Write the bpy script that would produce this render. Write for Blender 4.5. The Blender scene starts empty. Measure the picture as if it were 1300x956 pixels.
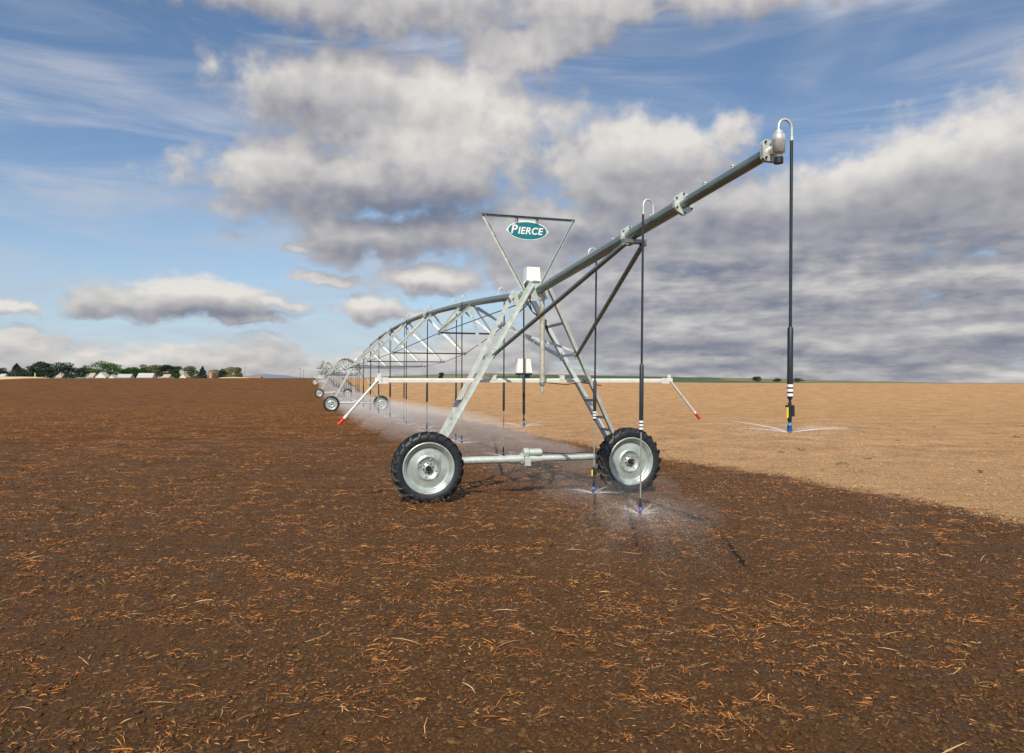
import bpy, math, random
import numpy as np
from mathutils import Vector, Matrix
random.seed(7); rng = np.random.default_rng(11)
scene = bpy.context.scene
col = scene.collection
CAMZ = 2.35; F = 890.0; HY = 486.0          # eye height, focal length and eye level of the photograph

def W(px, py, Y):                            # a point at depth Y seen at that place of the photograph
    return Vector(((px-650)/F*Y, Y, CAMZ+(HY-py)/F*Y))

# ------------------------------------------------------------------ mesh builder
class MB:
    def __init__(s): s.v=[]; s.f=[]; s.m=[]; s.sm=[]
    def add(s, vs, fs, mi=0, smooth=False):
        o=len(s.v); s.v.extend([tuple(v) for v in vs])
        for f in fs: s.f.append(tuple(i+o for i in f)); s.m.append(mi); s.sm.append(smooth)
        return s
    def frame(s, c, ax, ay, az, hx, hy, hz, mi=0):
        vs=[]
        for k in (-1,1):
            for j in (-1,1):
                for i in (-1,1): vs.append(Vector(c)+ax*(i*hx)+ay*(j*hy)+az*(k*hz))
        return s.add(vs,[(0,2,3,1),(4,5,7,6),(0,1,5,4),(2,6,7,3),(0,4,6,2),(1,3,7,5)],mi)
    def box(s, c, size, mi=0):
        return s.frame(c,Vector((1,0,0)),Vector((0,1,0)),Vector((0,0,1)),size[0]/2,size[1]/2,size[2]/2,mi)
    def bar(s, p0, p1, w, h, up=(0,0,1), mi=0):
        p0=Vector(p0);p1=Vector(p1);d=p1-p0;L=d.length;d/=L
        u=d.cross(Vector(up)); u.normalize(); v=u.cross(d)
        return s.frame((p0+p1)/2,d,u,v,L/2,w/2,h/2,mi)
    def angle(s, p0, p1, w, t, up=(0,0,1), flip=1, mi=0):
        p0=Vector(p0);p1=Vector(p1);d=(p1-p0);L=d.length;d/=L
        u=d.cross(Vector(up)); u.normalize(); v=u.cross(d); u=u*flip
        c=(p0+p1)/2
        s.frame(c+u*(w/2),d,u,v,L/2,w/2,t/2,mi)
        s.frame(c-v*(t/2+(w-t)/2+0.0005)+u*(t/2),d,u,v,L/2,t/2,(w-t)/2,mi)
        return s
    def tube(s, pts, r, n=10, mi=0, cap=True):
        pts=[Vector(p) for p in pts]; R=r if isinstance(r,(list,tuple)) else [r]*len(pts)
        vs=[]; fs=[]; up=None
        for i,p in enumerate(pts):
            d=(pts[min(i+1,len(pts)-1)]-pts[max(i-1,0)]).normalized()
            if up is None:
                up=Vector((0,0,1)) if abs(d.z)<.9 else Vector((0,1,0))
            u=d.cross(up); u.normalize(); v=u.cross(d); up=v
            for k in range(n):
                a=2*math.pi*k/n; vs.append(p+u*(math.cos(a)*R[i])+v*(math.sin(a)*R[i]))
        for i in range(len(pts)-1):
            for k in range(n):
                a=i*n+k;b=i*n+(k+1)%n; fs.append((a,b,b+n,a+n))
        s.add(vs,fs,mi,True)
        if cap:
            o=len(vs)-n
            s.add(vs[:n],[tuple(range(n))],mi); s.add(vs[o:],[tuple(reversed(range(n)))],mi)
        return s
    def lathe(s, prof, c=(0,0,0), axis='y', n=48, mi=0, smooth=True):
        c=Vector(c); vs=[]; fs=[]
        for (r,h) in prof:
            for k in range(n):
                a=2*math.pi*k/n; x=r*math.cos(a); y=r*math.sin(a)
                vs.append(c+(Vector((x,h,y)) if axis=='y' else Vector((x,y,h)) if axis=='z' else Vector((h,x,y))))
        for i in range(len(prof)-1):
            for k in range(n):
                a=i*n+k;b=i*n+(k+1)%n; fs.append((a,b,b+n,a+n))
        s.add(vs,fs,mi,smooth)
        return s
    def build(s, name, mats, parent=None, loc=None):
        me=bpy.data.meshes.new(name); me.from_pydata(s.v,[],s.f)
        if not isinstance(mats,(list,tuple)): mats=[mats]
        for m in mats: me.materials.append(m)
        me.polygons.foreach_set('material_index',s.m); me.polygons.foreach_set('use_smooth',s.sm)
        me.update()
        o=bpy.data.objects.new(name,me); col.objects.link(o)
        if parent: o.parent=parent
        if loc is not None: o.location=loc
        return o

def npmesh(name, V, Fq, mats, nper=4, smooth=False, parent=None):
    me=bpy.data.meshes.new(name)
    V=np.asarray(V,dtype=np.float32); Fq=np.asarray(Fq,dtype=np.int32)
    me.vertices.add(len(V)); me.vertices.foreach_set('co',V.ravel())
    me.loops.add(Fq.size); me.loops.foreach_set('vertex_index',Fq.ravel())
    me.polygons.add(len(Fq)); me.polygons.foreach_set('loop_start',np.arange(0,Fq.size,nper,dtype=np.int32))
    me.polygons.foreach_set('use_smooth',np.full(len(Fq),smooth,dtype=bool))
    if not isinstance(mats,(list,tuple)): mats=[mats]
    for m in mats: me.materials.append(m)
    me.update(calc_edges=True); me.validate()
    o=bpy.data.objects.new(name,me); col.objects.link(o)
    if parent: o.parent=parent
    return o

def tag(o,label=None,cat=None,group=None,kind=None):
    if label: o['label']=label
    if cat: o['category']=cat
    if group: o['group']=group
    if kind: o['kind']=kind
    return o
def empty(name,loc=(0,0,0),rz=0,parent=None):
    o=bpy.data.objects.new(name,None); o.empty_display_size=.3; col.objects.link(o)
    o.location=loc; o.rotation_euler=(0,0,rz)
    if parent: o.parent=parent
    return o
def copy_obj(o,parent=None,depth=2):
    c=o.copy(); col.objects.link(c); c.parent=parent
    if depth>0:
        for ch in [x for x in o.children]: copy_obj(ch,c,depth-1)
    return c

# ------------------------------------------------------------------ materials
def nt(m):
    m.use_nodes=True; return m.node_tree.nodes, m.node_tree.links
def mat(name, base, rough=.6, metal=0.0, var=.12, scale=6.0, bump=0.0, bscale=60, rvar=.0, detail=5, spec=None, trans=0, coat=0):
    m=bpy.data.materials.new(name); n,l=nt(m); b=n['Principled BSDF']
    tc=n.new('ShaderNodeTexCoord'); nz=n.new('ShaderNodeTexNoise'); nz.inputs['Scale'].default_value=scale; nz.inputs['Detail'].default_value=detail
    l.new(tc.outputs['Object'],nz.inputs['Vector'])
    mx=n.new('ShaderNodeMix'); mx.data_type='RGBA'
    mx.inputs[6].default_value=[max(0,c*(1-var*1.6)) for c in base]+[1]; mx.inputs[7].default_value=[min(1,c*(1+var*1.6)) for c in base]+[1]
    l.new(nz.outputs['Fac'],mx.inputs[0]); l.new(mx.outputs[2],b.inputs['Base Color'])
    b.inputs['Roughness'].default_value=rough; b.inputs['Metallic'].default_value=metal
    if rvar:
        mr=n.new('ShaderNodeMapRange'); mr.inputs[1].default_value=.3; mr.inputs[2].default_value=.7
        mr.inputs[3].default_value=rough-rvar; mr.inputs[4].default_value=rough+rvar
        l.new(nz.outputs['Fac'],mr.inputs[0]); l.new(mr.outputs[0],b.inputs['Roughness'])
    if bump:
        n2=n.new('ShaderNodeTexNoise'); n2.inputs['Scale'].default_value=bscale; n2.inputs['Detail'].default_value=4
        bp=n.new('ShaderNodeBump'); bp.inputs['Strength'].default_value=bump; bp.inputs['Distance'].default_value=.01
        l.new(tc.outputs['Object'],n2.inputs['Vector']); l.new(n2.outputs['Fac'],bp.inputs['Height']); l.new(bp.outputs[0],b.inputs['Normal'])
    if trans: b.inputs['Transmission Weight'].default_value=trans
    if coat: b.inputs['Coat Weight'].default_value=coat
    if spec is not None: b.inputs['Specular IOR Level'].default_value=spec
    return m
M={}
M['pipe']=mat('galvanised_pipe',(.27,.335,.305),.38,.72,.22,3.0,.12,40,.08)
M['galv']=mat('galvanised_steel',(.58,.63,.595),.45,.42,.16,9.0,.08,50,.08)
M['galvdark']=mat('weathered_steel',(.25,.29,.28),.45,.7,.2,9.0,.08,50,.06)
M['rod']=mat('rod_steel',(.20,.22,.22),.5,.6,.15,5)
M['bright']=mat('bright_flange',(.60,.63,.59),.4,.45,.12,14,.08,40,.08)
M['rim']=mat('rim_steel',(.47,.53,.50),.38,.5,.2,5.0,.1,22,.1)
M['rubber']=mat('wet_rubber',(.013,.016,.019),.50,0,.35,12,.25,30,.12)
M['hub']=mat('dark_hub',(.02,.02,.024),.5,.2,.2,20)
M['hose']=mat('black_hose',(.018,.024,.028),.42,0,.2,8)
M['tubegrey']=mat('grey_drop_tube',(.30,.31,.29),.5,.2,.15,8)
M['white']=mat('white_plastic',(.80,.80,.78),.5,0,.05,10)
M['box']=mat('white_enclosure',(.82,.82,.80),.45,0,.04,5)
M['cream']=mat('pale_rail_paint',(.68,.69,.64),.5,.2,.12,7)
M['stand']=mat('stained_standpipe',(.50,.49,.40),.5,.3,.3,14,.2,30)
M['red']=mat('red_cap',(.72,.02,.02),.4,0,.05,10)
M['blue']=mat('blue_nozzle',(.03,.16,.55),.35,0,.1,10)
M['yellow']=mat('yellow_tag',(.78,.55,.06),.5,0,.08,10)
M['teal']=mat('teal_sign_face',(.0,.165,.205),.42,0,.05,6)
M['silver']=mat('sign_plate',(.72,.70,.62),.45,.2,.08,10)
M['dirt']=mat('mud_on_wheel',(.10,.06,.035),.9,0,.3,30,.4,60)
def add_dirt(m, colr, thr=.56, scale=2.2):      # dust and water stains of their own irregular shape
    n,l=nt(m); b=n['Principled BSDF']; src=b.inputs['Base Color'].links[0].from_socket
    tc=n.new('ShaderNodeTexCoord'); mp=n.new('ShaderNodeMapping'); mp.inputs['Scale'].default_value=(1,1,.35)
    nz=n.new('ShaderNodeTexNoise'); nz.inputs['Scale'].default_value=scale*3; nz.inputs['Detail'].default_value=8; nz.inputs['Roughness'].default_value=.7
    l.new(tc.outputs['Object'],mp.inputs[0]); l.new(mp.outputs[0],nz.inputs['Vector'])
    mr=n.new('ShaderNodeMapRange'); mr.inputs[1].default_value=thr; mr.inputs[2].default_value=thr+.12; mr.inputs[4].default_value=.75
    l.new(nz.outputs['Fac'],mr.inputs[0])
    mx=n.new('ShaderNodeMix'); mx.data_type='RGBA'; l.new(mr.outputs[0],mx.inputs[0]); l.new(src,mx.inputs[6]); mx.inputs[7].default_value=list(colr)+[1]
    l.new(mx.outputs[2],b.inputs['Base Color'])
add_dirt(M['pipe'],(.16,.19,.18)); add_dirt(M['galv'],(.40,.42,.38)); add_dirt(M['rim'],(.27,.25,.20),.53); add_dirt(M['stand'],(.28,.22,.12),.54)
add_dirt(M['rubber'],(.09,.06,.04),.60,4); add_dirt(M['bright'],(.34,.35,.32),.55,5); add_dirt(M['cream'],(.4,.38,.3),.6,3)

# ------------------------------------------------------------------ terrain
def vnoise(x,y,seed=0):
    xi=np.floor(x).astype(np.int64); yi=np.floor(y).astype(np.int64); xf=x-xi; yf=y-yi
    def h(a,b):
        n=(a*374761393+b*668265263+seed*1442695041)&0x7fffffff
        n=((n^(n>>13))*1274126177)&0x7fffffff
        return ((n^(n>>16))&0xffff)/65535.0
    u=xf*xf*(3-2*xf); v=yf*yf*(3-2*yf)
    return (h(xi,yi)*(1-u)+h(xi+1,yi)*u)*(1-v)+(h(xi,yi+1)*(1-u)+h(xi+1,yi+1)*u)*v-.5
def sstep(a,b,x):
    t=np.clip((x-a)/(b-a),0,1); return t*t*(3-2*t)
def terrain(X,Y):
    X=np.asarray(X,dtype=float); Y=np.asarray(Y,dtype=float)
    Yc=np.maximum(Y,1.0); r=X/Yc
    yc=np.interp(r,[-.73,-.69,-.24,.17,.7],[481.8,480.4,480.0,485.6,486.9])
    ang=(HY-yc)/F
    crest=CAMZ+ang*235
    near=-.33*np.exp(-((Y-85)/30)**2)+crest*sstep(90,232,Y)
    line=CAMZ+ang*np.minimum(Yc,900)
    far=line-1.9*sstep(235,330,Y)
    z=np.where(Y<235,near,far)
    return z
def soil(X,Y):
    z=.05*vnoise(X*.9,Y*.9,1)+.035*vnoise(X*3.1,Y*3.1,2)+.028*vnoise(X*8.3,Y*8.3,3)+.020*vnoise(X*19,Y*19,4)
    z=z+.014*np.sin((Y*.996+X*.05)*2*math.pi/.78)
    rr=np.hypot(X,Y)
    return z*np.clip(1.3-rr/45,0,1)
def gz(X,Y): return terrain(X,Y)+soil(X,Y)
def gz1(x,y): return float(gz(np.array([x]),np.array([y]))[0])

# signed distance to the right of the machine line (metres)
BX,BY=math.cos(math.radians(16.55)),math.sin(math.radians(16.55))
T0=(0.42,14.35)
def wetedge(t):
    return 5.6+1.55*math.exp(-((t+2)/9.0)**2) if t>-2 else 7.15

# world XY -> ground sheet in rings round the viewpoint
def make_ground():
    az=np.concatenate([np.linspace(-180,-48,34)[:-1],np.linspace(-48,48,760),np.linspace(48,180,34)[1:]])
    rad=[.3]; r=.3
    while r<3.6: r*=1.25; rad.append(r)
    r=3.7
    while r<40: rad.append(r); r*=1.0065
    while r<600: rad.append(r); r*=1.022
    while r<14000: rad.append(r); r*=1.12
    rad=np.array(rad); A=np.radians(az)
    R,AA=np.meshgrid(rad,A,indexing='ij'); X=R*np.sin(AA); Y=R*np.cos(AA); Z=gz(X,Y)
    V=np.stack([X,Y,Z],-1).reshape(-1,3); nr,na=R.shape
    i=np.arange(nr-1)[:,None]*na+np.arange(na-1)[None,:]; i=i.ravel()
    Fq=np.stack([i,i+na,i+na+1,i+1],1)
    g=npmesh('ground',V,Fq,ground_mat(),4,True)
    tag(g,kind='structure')
    return g

def ground_mat():
    m=bpy.data.materials.new('field_soil'); n,l=nt(m); b=n['Principled BSDF']
    geo=n.new('ShaderNodeNewGeometry'); P=geo.outputs['Position']
    def mth(op,a,bb=None,c=None):
        x=n.new('ShaderNodeMath'); x.operation=op
        for i,q in enumerate((a,bb,c)):
            if q is None: continue
            if isinstance(q,(int,float)): x.inputs[i].default_value=q
            else: l.new(q,x.inputs[i])
        return x.outputs[0]
    def noise(scale,detail=6,rough=.6,vec=P,dist=0):
        x=n.new('ShaderNodeTexNoise'); x.inputs['Scale'].default_value=scale; x.inputs['Detail'].default_value=detail; x.inputs['Roughness'].default_value=rough
        x.inputs['Distortion'].default_value=dist; l.new(vec,x.inputs['Vector']); return x.outputs['Fac']
    def mapr(v,a,bb,c=0,d=1):
        x=n.new('ShaderNodeMapRange'); x.interpolation_type='SMOOTHSTEP'; l.new(v,x.inputs[0])
        for i,q in zip((1,2,3,4),(a,bb,c,d)): x.inputs[i].default_value=q
        return x.outputs[0]
    def mix(f,a,bb):
        x=n.new('ShaderNodeMix'); x.data_type='RGBA'
        if isinstance(f,(int,float)): x.inputs[0].default_value=f
        else: l.new(f,x.inputs[0])
        for i,q in ((6,a),(7,bb)):
            if isinstance(q,tuple): x.inputs[i].default_value=list(q)+[1]
            else: l.new(q,x.inputs[i])
        return x.outputs[2]
    sep=n.new('ShaderNodeSeparateXYZ'); l.new(P,sep.inputs[0]); X=sep.outputs[0]; Y=sep.outputs[1]
    dx=mth('SUBTRACT',X,T0[0]); dy=mth('SUBTRACT',Y,T0[1])
    s=mth('ADD',mth('MULTIPLY',dx,BX),mth('MULTIPLY',dy,BY))
    t=mth('ADD',mth('MULTIPLY',dx,-BY),mth('MULTIPLY',dy,BX))
    tt=mth('DIVIDE',mth('ADD',t,2.5),9.5)
    edge=mth('ADD',5.55,mth('MULTIPLY',1.6,mth('EXPONENT',mth('MULTIPLY',-1,mth('MULTIPLY',tt,tt)))))
    # machine line bends a little to the right beyond 120 m
    edge=mth('ADD',edge,mth('MULTIPLY',mth('MAXIMUM',mth('SUBTRACT',t,110),0),.016))
    wob=mth('MULTIPLY',mth('SUBTRACT',noise(.5,5,.6),.5),1.3)
    wob2=mth('MULTIPLY',mth('SUBTRACT',noise(4.5,6,.75),.5),2.3)
    sd=mth('SUBTRACT',mth('ADD',mth('ADD',s,wob),wob2),edge)
    dry=mapr(sd,-.35,.4)
    # row-stretched coordinates
    mp=n.new('ShaderNodeMapping'); mp.inputs['Scale'].default_value=(.35,1,1); l.new(P,mp.inputs[0]); PR=mp.outputs[0]
    fine=noise(34,6,.7); med=noise(5,6,.65); big=noise(.16,4,.55); rows=noise(1.5,5,.65,PR)
    dist=n.new('ShaderNodeVectorMath'); dist.operation='LENGTH'; l.new(P,dist.inputs[0])
    wet=mix(mapr(fine,.32,.68),(.050,.0235,.0086),(.172,.082,.028))
    wet=mix(mapr(med,.35,.75,0,.5),wet,(.062,.034,.0120))
    wet=mix(mapr(mth('ADD',big,mapr(dist.outputs['Value'],10,70,0,.3)),.35,.85,0,.6),wet,(.125,.053,.0135))
    chips=noise(60,4,.75,PR)
    mask=mth('MULTIPLY',mapr(chips,.55,.68),mapr(rows,.38,.62,.25,1))
    farw=mapr(dist.outputs['Value'],14,60,.30,1)      # loose stalks are modelled one by one near the machine
    straw=mix(mapr(fine,.3,.7),(.42,.165,.045),(.58,.31,.11))
    wet=mix(mth('MULTIPLY',mask,farw),wet,straw)
    wet=mix(mth('MULTIPLY',mapr(rows,.40,.66),mapr(dist.outputs['Value'],12,50,.05,.34)),wet,(.31,.125,.040))
    mp2=n.new('ShaderNodeMapping'); mp2.inputs['Scale'].default_value=(.22,1,1); l.new(P,mp2.inputs[0]); PS=mp2.outputs[0]
    st1=noise(.55,6,.75,PS); st2=noise(3.2,5,.8,PS)
    fr=mapr(dist.outputs['Value'],9,30)
    wet=mix(mth('MULTIPLY',fr,mapr(st2,.50,.70,0,.55)),wet,(.40,.17,.05))
    wet=mix(mth('MULTIPLY',fr,mapr(st2,.50,.34,0,.60)),wet,(.045,.022,.010))
    wet=mix(mth('MULTIPLY',fr,mapr(st1,.48,.30,0,.45)),wet,(.060,.028,.012))
    wet=mix(mth('MULTIPLY',fr,mapr(st1,.52,.70,0,.35)),wet,(.25,.115,.038))
    dryc=mix(mapr(fine,.3,.7),(.35,.203,.095),(.60,.370,.190))
    dryc=mix(mapr(med,.38,.62,0,.65),dryc,(.40,.235,.115))
    dryc=mix(mapr(big,.38,.66,0,.45),dryc,(.49,.295,.145))
    speck=noise(22,3,.8); dryc=mix(mapr(speck,.60,.70,0,.6),dryc,(.16,.085,.042))
    dryc=mix(mapr(chips,.63,.72,0,.6),dryc,(.62,.44,.27))
    weed=noise(1.1,3,.9); dryc=mix(mapr(weed,.665,.70,0,.6),dryc,(.13,.12,.045))
    dryc=mix(mapr(st2,.56,.72,0,.45),dryc,(.24,.125,.052)); dryc=mix(mapr(st2,.44,.30,0,.40),dryc,(.62,.42,.22))
    dryc=mix(mapr(st1,.52,.68,0,.28),dryc,(.33,.18,.075))
    gr=noise(.45,10,.88); gr2=mth('MULTIPLY',mth('SUBTRACT',gr,.5),fr)
    gv=mth('ADD',1.0,mth('MULTIPLY',gr2,3.0))
    c=mix(dry,wet,dryc)
    hsv=n.new('ShaderNodeHueSaturation'); l.new(c,hsv.inputs['Color']); l.new(mth('MINIMUM',mth('MAXIMUM',gv,.45),1.6),hsv.inputs['Value']); c=hsv.outputs[0]
    # beyond the ridge: pale stubble and pasture
    far=mapr(Y,300,420); fc=mix(mapr(noise(.004,3,.5),.42,.55),(.30,.27,.13),(.12,.16,.06))
    c=mix(far,c,fc)
    l.new(c,b.inputs['Base Color'])
    l.new(mapr(dry,0,1,.62,.95),b.inputs['Roughness'])
    l.new(mapr(dist.outputs['Value'],4,40,.22,.02),b.inputs['Specular IOR Level'])
    bp=n.new('ShaderNodeBump'); bp.inputs['Strength'].default_value=1.0; bp.inputs['Distance'].default_value=.07
    hh=mth('ADD',mth('MULTIPLY',noise(11,8,.72),1.0),mth('MULTIPLY',fine,.35)); l.new(hh,bp.inputs['Height']); l.new(bp.outputs[0],b.inputs['Normal'])
    return m

# ------------------------------------------------------------------ the irrigation machine (local x across the line, y towards the far end)
SPAN=50.0
def pz(t):                                    # pipe axis height along the span
    s=t/SPAN; return 4.17+4*1.08*s*(1-s) if t>=0 else 4.17-.062*t
def tower_parts(root, full=True):
    AP=(.75,-.45)                             # leg tops: inner and outer
    def legpt(side,k,z):
        f=(z-.80)/(4.28-.80); xw=2.02+(.13-2.02)*f; yb=(.42,.12)[k]; y=yb+(AP[k]-yb)*f
        return Vector((side*xw,y,z))
    for side in (-1,1):
        for k in (0,1):
            m=MB(); m.angle(legpt(side,k,.80),legpt(side,k,4.30),.10,.009,up=(0,1 if k else -1,0),flip=-side if k else side)
            m.build('leg',M['galv'],root)
        for z in (1.35,1.62,1.98,2.40,2.93,3.55):
            a=legpt(side,0,z); b=legpt(side,1,z)
            m=MB(); m.bar(a,b,.05,.05); 
            if z==2.93: m.frame(a,Vector((0,1,0)),Vector((1,0,0)),Vector((0,0,1)),.07,.012,.10); m.frame(b,Vector((0,1,0)),Vector((1,0,0)),Vector((0,0,1)),.07,.014,.10)
            m.build('ladder_rung' if z!=2.93 else 'leg_joint',M['galv'] if z==2.93 else M['galvdark'],root)
        # inner knee brace and outer knee brace
        m=MB(); m.angle(legpt(side,0,2.93),(side*.06,5.1,pz(5.1)-.11),.075,.007,flip=side); m.build('knee_brace',M['galv'],root)
        # foot bracket where the legs sit on the base beam
        m=MB(); m.box((side*1.99,.30,.86),(.20,.34,.02)); m.box((side*1.93,.29,.97),(.012,.30,.20)); m.box((side*2.06,.29,.97),(.012,.28,.20)); m.build('foot_bracket',M['galvdark'],root)
    m=MB(); m.bar(legpt(-1,0,3.55),legpt(1,1,3.0),.05,.05); m.build('cross_brace',M['galv'],root)
    # head plates
    for y in (.75,-.45):
        m=MB(); m.box((0,y,4.17),(.34,.03,.30)); m.build('head_plate',M['galv'],root)
    # base beam
    m=MB(); m.tube([(-2.05,.30,.77),(-.12,.30,.765)],.078,20); m.tube([(.18,.30,.765),(2.05,.30,.77)],.072,20); m.build('base_beam',M['galv'],root)
    m=MB(); m.tube([(-.42,.30,.765),(-.16,.30,.765)],.090,18); m.tube([(-.16,.30,.765),(-.13,.30,.765)],.125,18)
    m.tube([(-.13,.30,.765),(.14,.30,.765)],.10,18); m.tube([(.0,.26,.90),(.26,.26,.90)],.080,20); m.tube([(.25,.26,.90),(.28,.26,.90)],.062,20)
    m.tube([(-.04,.27,.765),(-.04,.27,.93)],.075,16); m.tube([(-.12,.25,.90),(-.02,.25,.90)],.098,16)
    m.box((-.06,.16,.72),(.12,.10,.16)); m.tube([(.14,.3,.765),(.30,.3,.765)],.086,18)
    for a in range(8):
        t=a*math.pi/4; m.tube([(-.175,.3+.105*math.cos(t),.765+.105*math.sin(t)),(-.11,.3+.105*math.cos(t),.765+.105*math.sin(t))],.012,6)
    m.build('drive_motor',M['galv'],root)
    m=MB(); pts=[(.3,.22,.90)]+[(.3+.16*i,.23,.865+.012*math.sin(i*1.3)) for i in range(1,11)]+[(2.0,.25,.95)]
    m.tube(pts,.011,6); m.build('power_cable',M['hose'],root)
    # gearbox behind each wheel
    for side in (-1,1):
        m=MB(); m.tube([(side*2.16,.36,.70),(side*2.16,.13,.70)],.12,18); m.box((side*2.12,.30,.72),(.22,.20,.20)); m.build('gearbox',M['galvdark'],root)
        make_wheel(side,root)
    # tower top enclosure
    m=MB()
    x0,x1,y0,y1,z0,z1=-.14,.13,-.09,.13,4.43,4.71
    m.add([(x0-.015,y0,z0),(x1+.02,y0,z0),(x1+.02,y1,z0),(x0-.015,y1,z0),(x0,y0,z1),(x1,y0,z1),(x1,y1,z1),(x0,y1,z1)],[(0,3,2,1),(4,5,6,7),(0,1,5,4),(2,3,7,6),(1,2,6,5),(0,4,7,3)])
    m.build('control_box',M['box'],root)
    m=MB(); m.lathe([(.0,4.24),(.09,4.25),(.14,4.31),(.16,4.40),(.16,4.425),(.0,4.427)],(-.01,.02,0),'z',20); m.box((-.01,.02,4.2),(.10,.16,.12)); m.build('joint_boot',M['galvdark'],root)
    m=MB()
    for i in range(3):
        pts=[(.04+.05*i,-.15,4.25),(-.12-.05*i,-.18,4.02),(-.05,-.12,3.80),(.18+.04*i,-.1,3.62),(.35,0,3.40),(.62,.05,3.0)]
        cur=[]
        for k in range(len(pts)-1):
            for q in range(4):
                u=q/4; cur.append([pts[k][j]*(1-u)+pts[k+1][j]*u for j in range(3)])
        m.tube(cur,.009,6)
    m.build('hanging_cable',M['hose'],root)

def tyre_mesh():
    m=MB(); R=.672
    prof=[(.487,-.105),(.50,-.122),(.535,-.138),(.58,-.148),(.62,-.146),(.65,-.132),(R,-.105),(R+.006,0),(R,.105),(.65,.132),(.62,.146),(.58,.148),(.535,.138),(.50,.122),(.487,.105)]
    m.lathe(prof,(0,0,0),'y',64)
    n=23
    for side in (-1,1):
        for k in range(n):
            a0=2*math.pi*(k+(.5 if side>0 else 0))/n
            sec=[]
            for i,(y,hin,hout) in enumerate(((-.012,R-.01,R+.038),(.07,R-.012,R+.040),(.128,R-.03,R+.030),(.150,.60,.648))):
                a=a0+side*0+ .23*(y/.15)
                hw=.026 if i<3 else .020
                sec.append([(a-hw/.7,y*side,hin),(a+hw/.7,y*side,hin),(a+hw*.75/.7,y*side+(side*.004 if i==3 else 0),hout),(a-hw*.75/.7,y*side+(side*.004 if i==3 else 0),hout)])
            vs=[]
            for s4 in sec:
                for (a,y,r) in s4: vs.append((r*math.cos(a),y,r*math.sin(a)))
            fs=[(0,1,2,3),(12,15,14,13)]
            for i in range(3):
                for q in range(4):
                    p=i*4+q; p2=i*4+(q+1)%4; fs.append((p,p+4,p2+4,p2))
            m.add(vs,fs)
    return m
def rim_mesh():
    m=MB()
    m.lathe([(.484,-.10),(.500,-.118),(.512,-.128),(.508,-.136),(.488,-.136),(.476,-.128),(.468,-.108),(.462,-.098),(.440,-.094),(.430,-.070),(.424,-.044),(.410,-.030),(.36,-.036),(.27,-.052),(.232,-.056),(.226,-.074),(.214,-.078),(.204,-.064),(.196,-.052),(.12,-.044),(.085,-.046),(.08,-.060),(.0,-.060)],(0,0,0),'y',64)
    m.lathe([(.484,.10),(.512,.128),(.500,.136),(.470,.11),(.435,.08),(.424,.0),(.40,-.022),(.1,-.035),(0,-.035)],(0,0,0),'y',64)
    for k in range(4):
        a=math.pi/4+.5+k*math.pi/2; c=Vector((.172*math.cos(a),-.056,.172*math.sin(a))); m.frame(c,Vector((1,0,0)),Vector((0,1,0)),Vector((0,0,1)),.020,.012,.014)
    return m
def hub_mesh():
    m=MB(); m.tube([(0,-.058,0),(0,-.135,0)],.054,20); m.tube([(0,-.135,0),(0,-.150,0)],.034,12)
    for k in range(8):
        a=k*math.pi/4+.2; m.tube([(.098*math.cos(a),-.042,.098*math.sin(a)),(.098*math.cos(a),-.072,.098*math.sin(a))],.013,6)
    return m
_wheel={}
def make_wheel(side,root):
    if not _wheel:
        w=rim_mesh().build('wheel',M['rim'],root); t=tyre_mesh().build('tyre',M['rubber'],w); h=hub_mesh().build('hub',M['hub'],w)
        # wet mud pressed between the lugs
        m=MB(); rr=random.Random(4)
        for k in range(70):
            a=rr.uniform(-2.2,-.95); r=rr.uniform(.60,.70); y=rr.choice((-.15,-.13,.0,.1))+rr.uniform(-.01,.01); q=rr.uniform(.008,.022)
            m.frame(Vector((r*math.cos(a),y,r*math.sin(a))),Vector((1,0,.3)).normalized(),Vector((0,1,0)),Vector((-.3,0,1)).normalized(),q,q*.5,q*.8)
        tag(m.build('mud',M['dirt'],w),kind='stuff')
        _wheel['w']=w
    else:
        w=copy_obj(_wheel['w'],root,1); w.rotation_euler=(0,.7,0)
    w.location=(side*2.16,0,.685)
    return w

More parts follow.
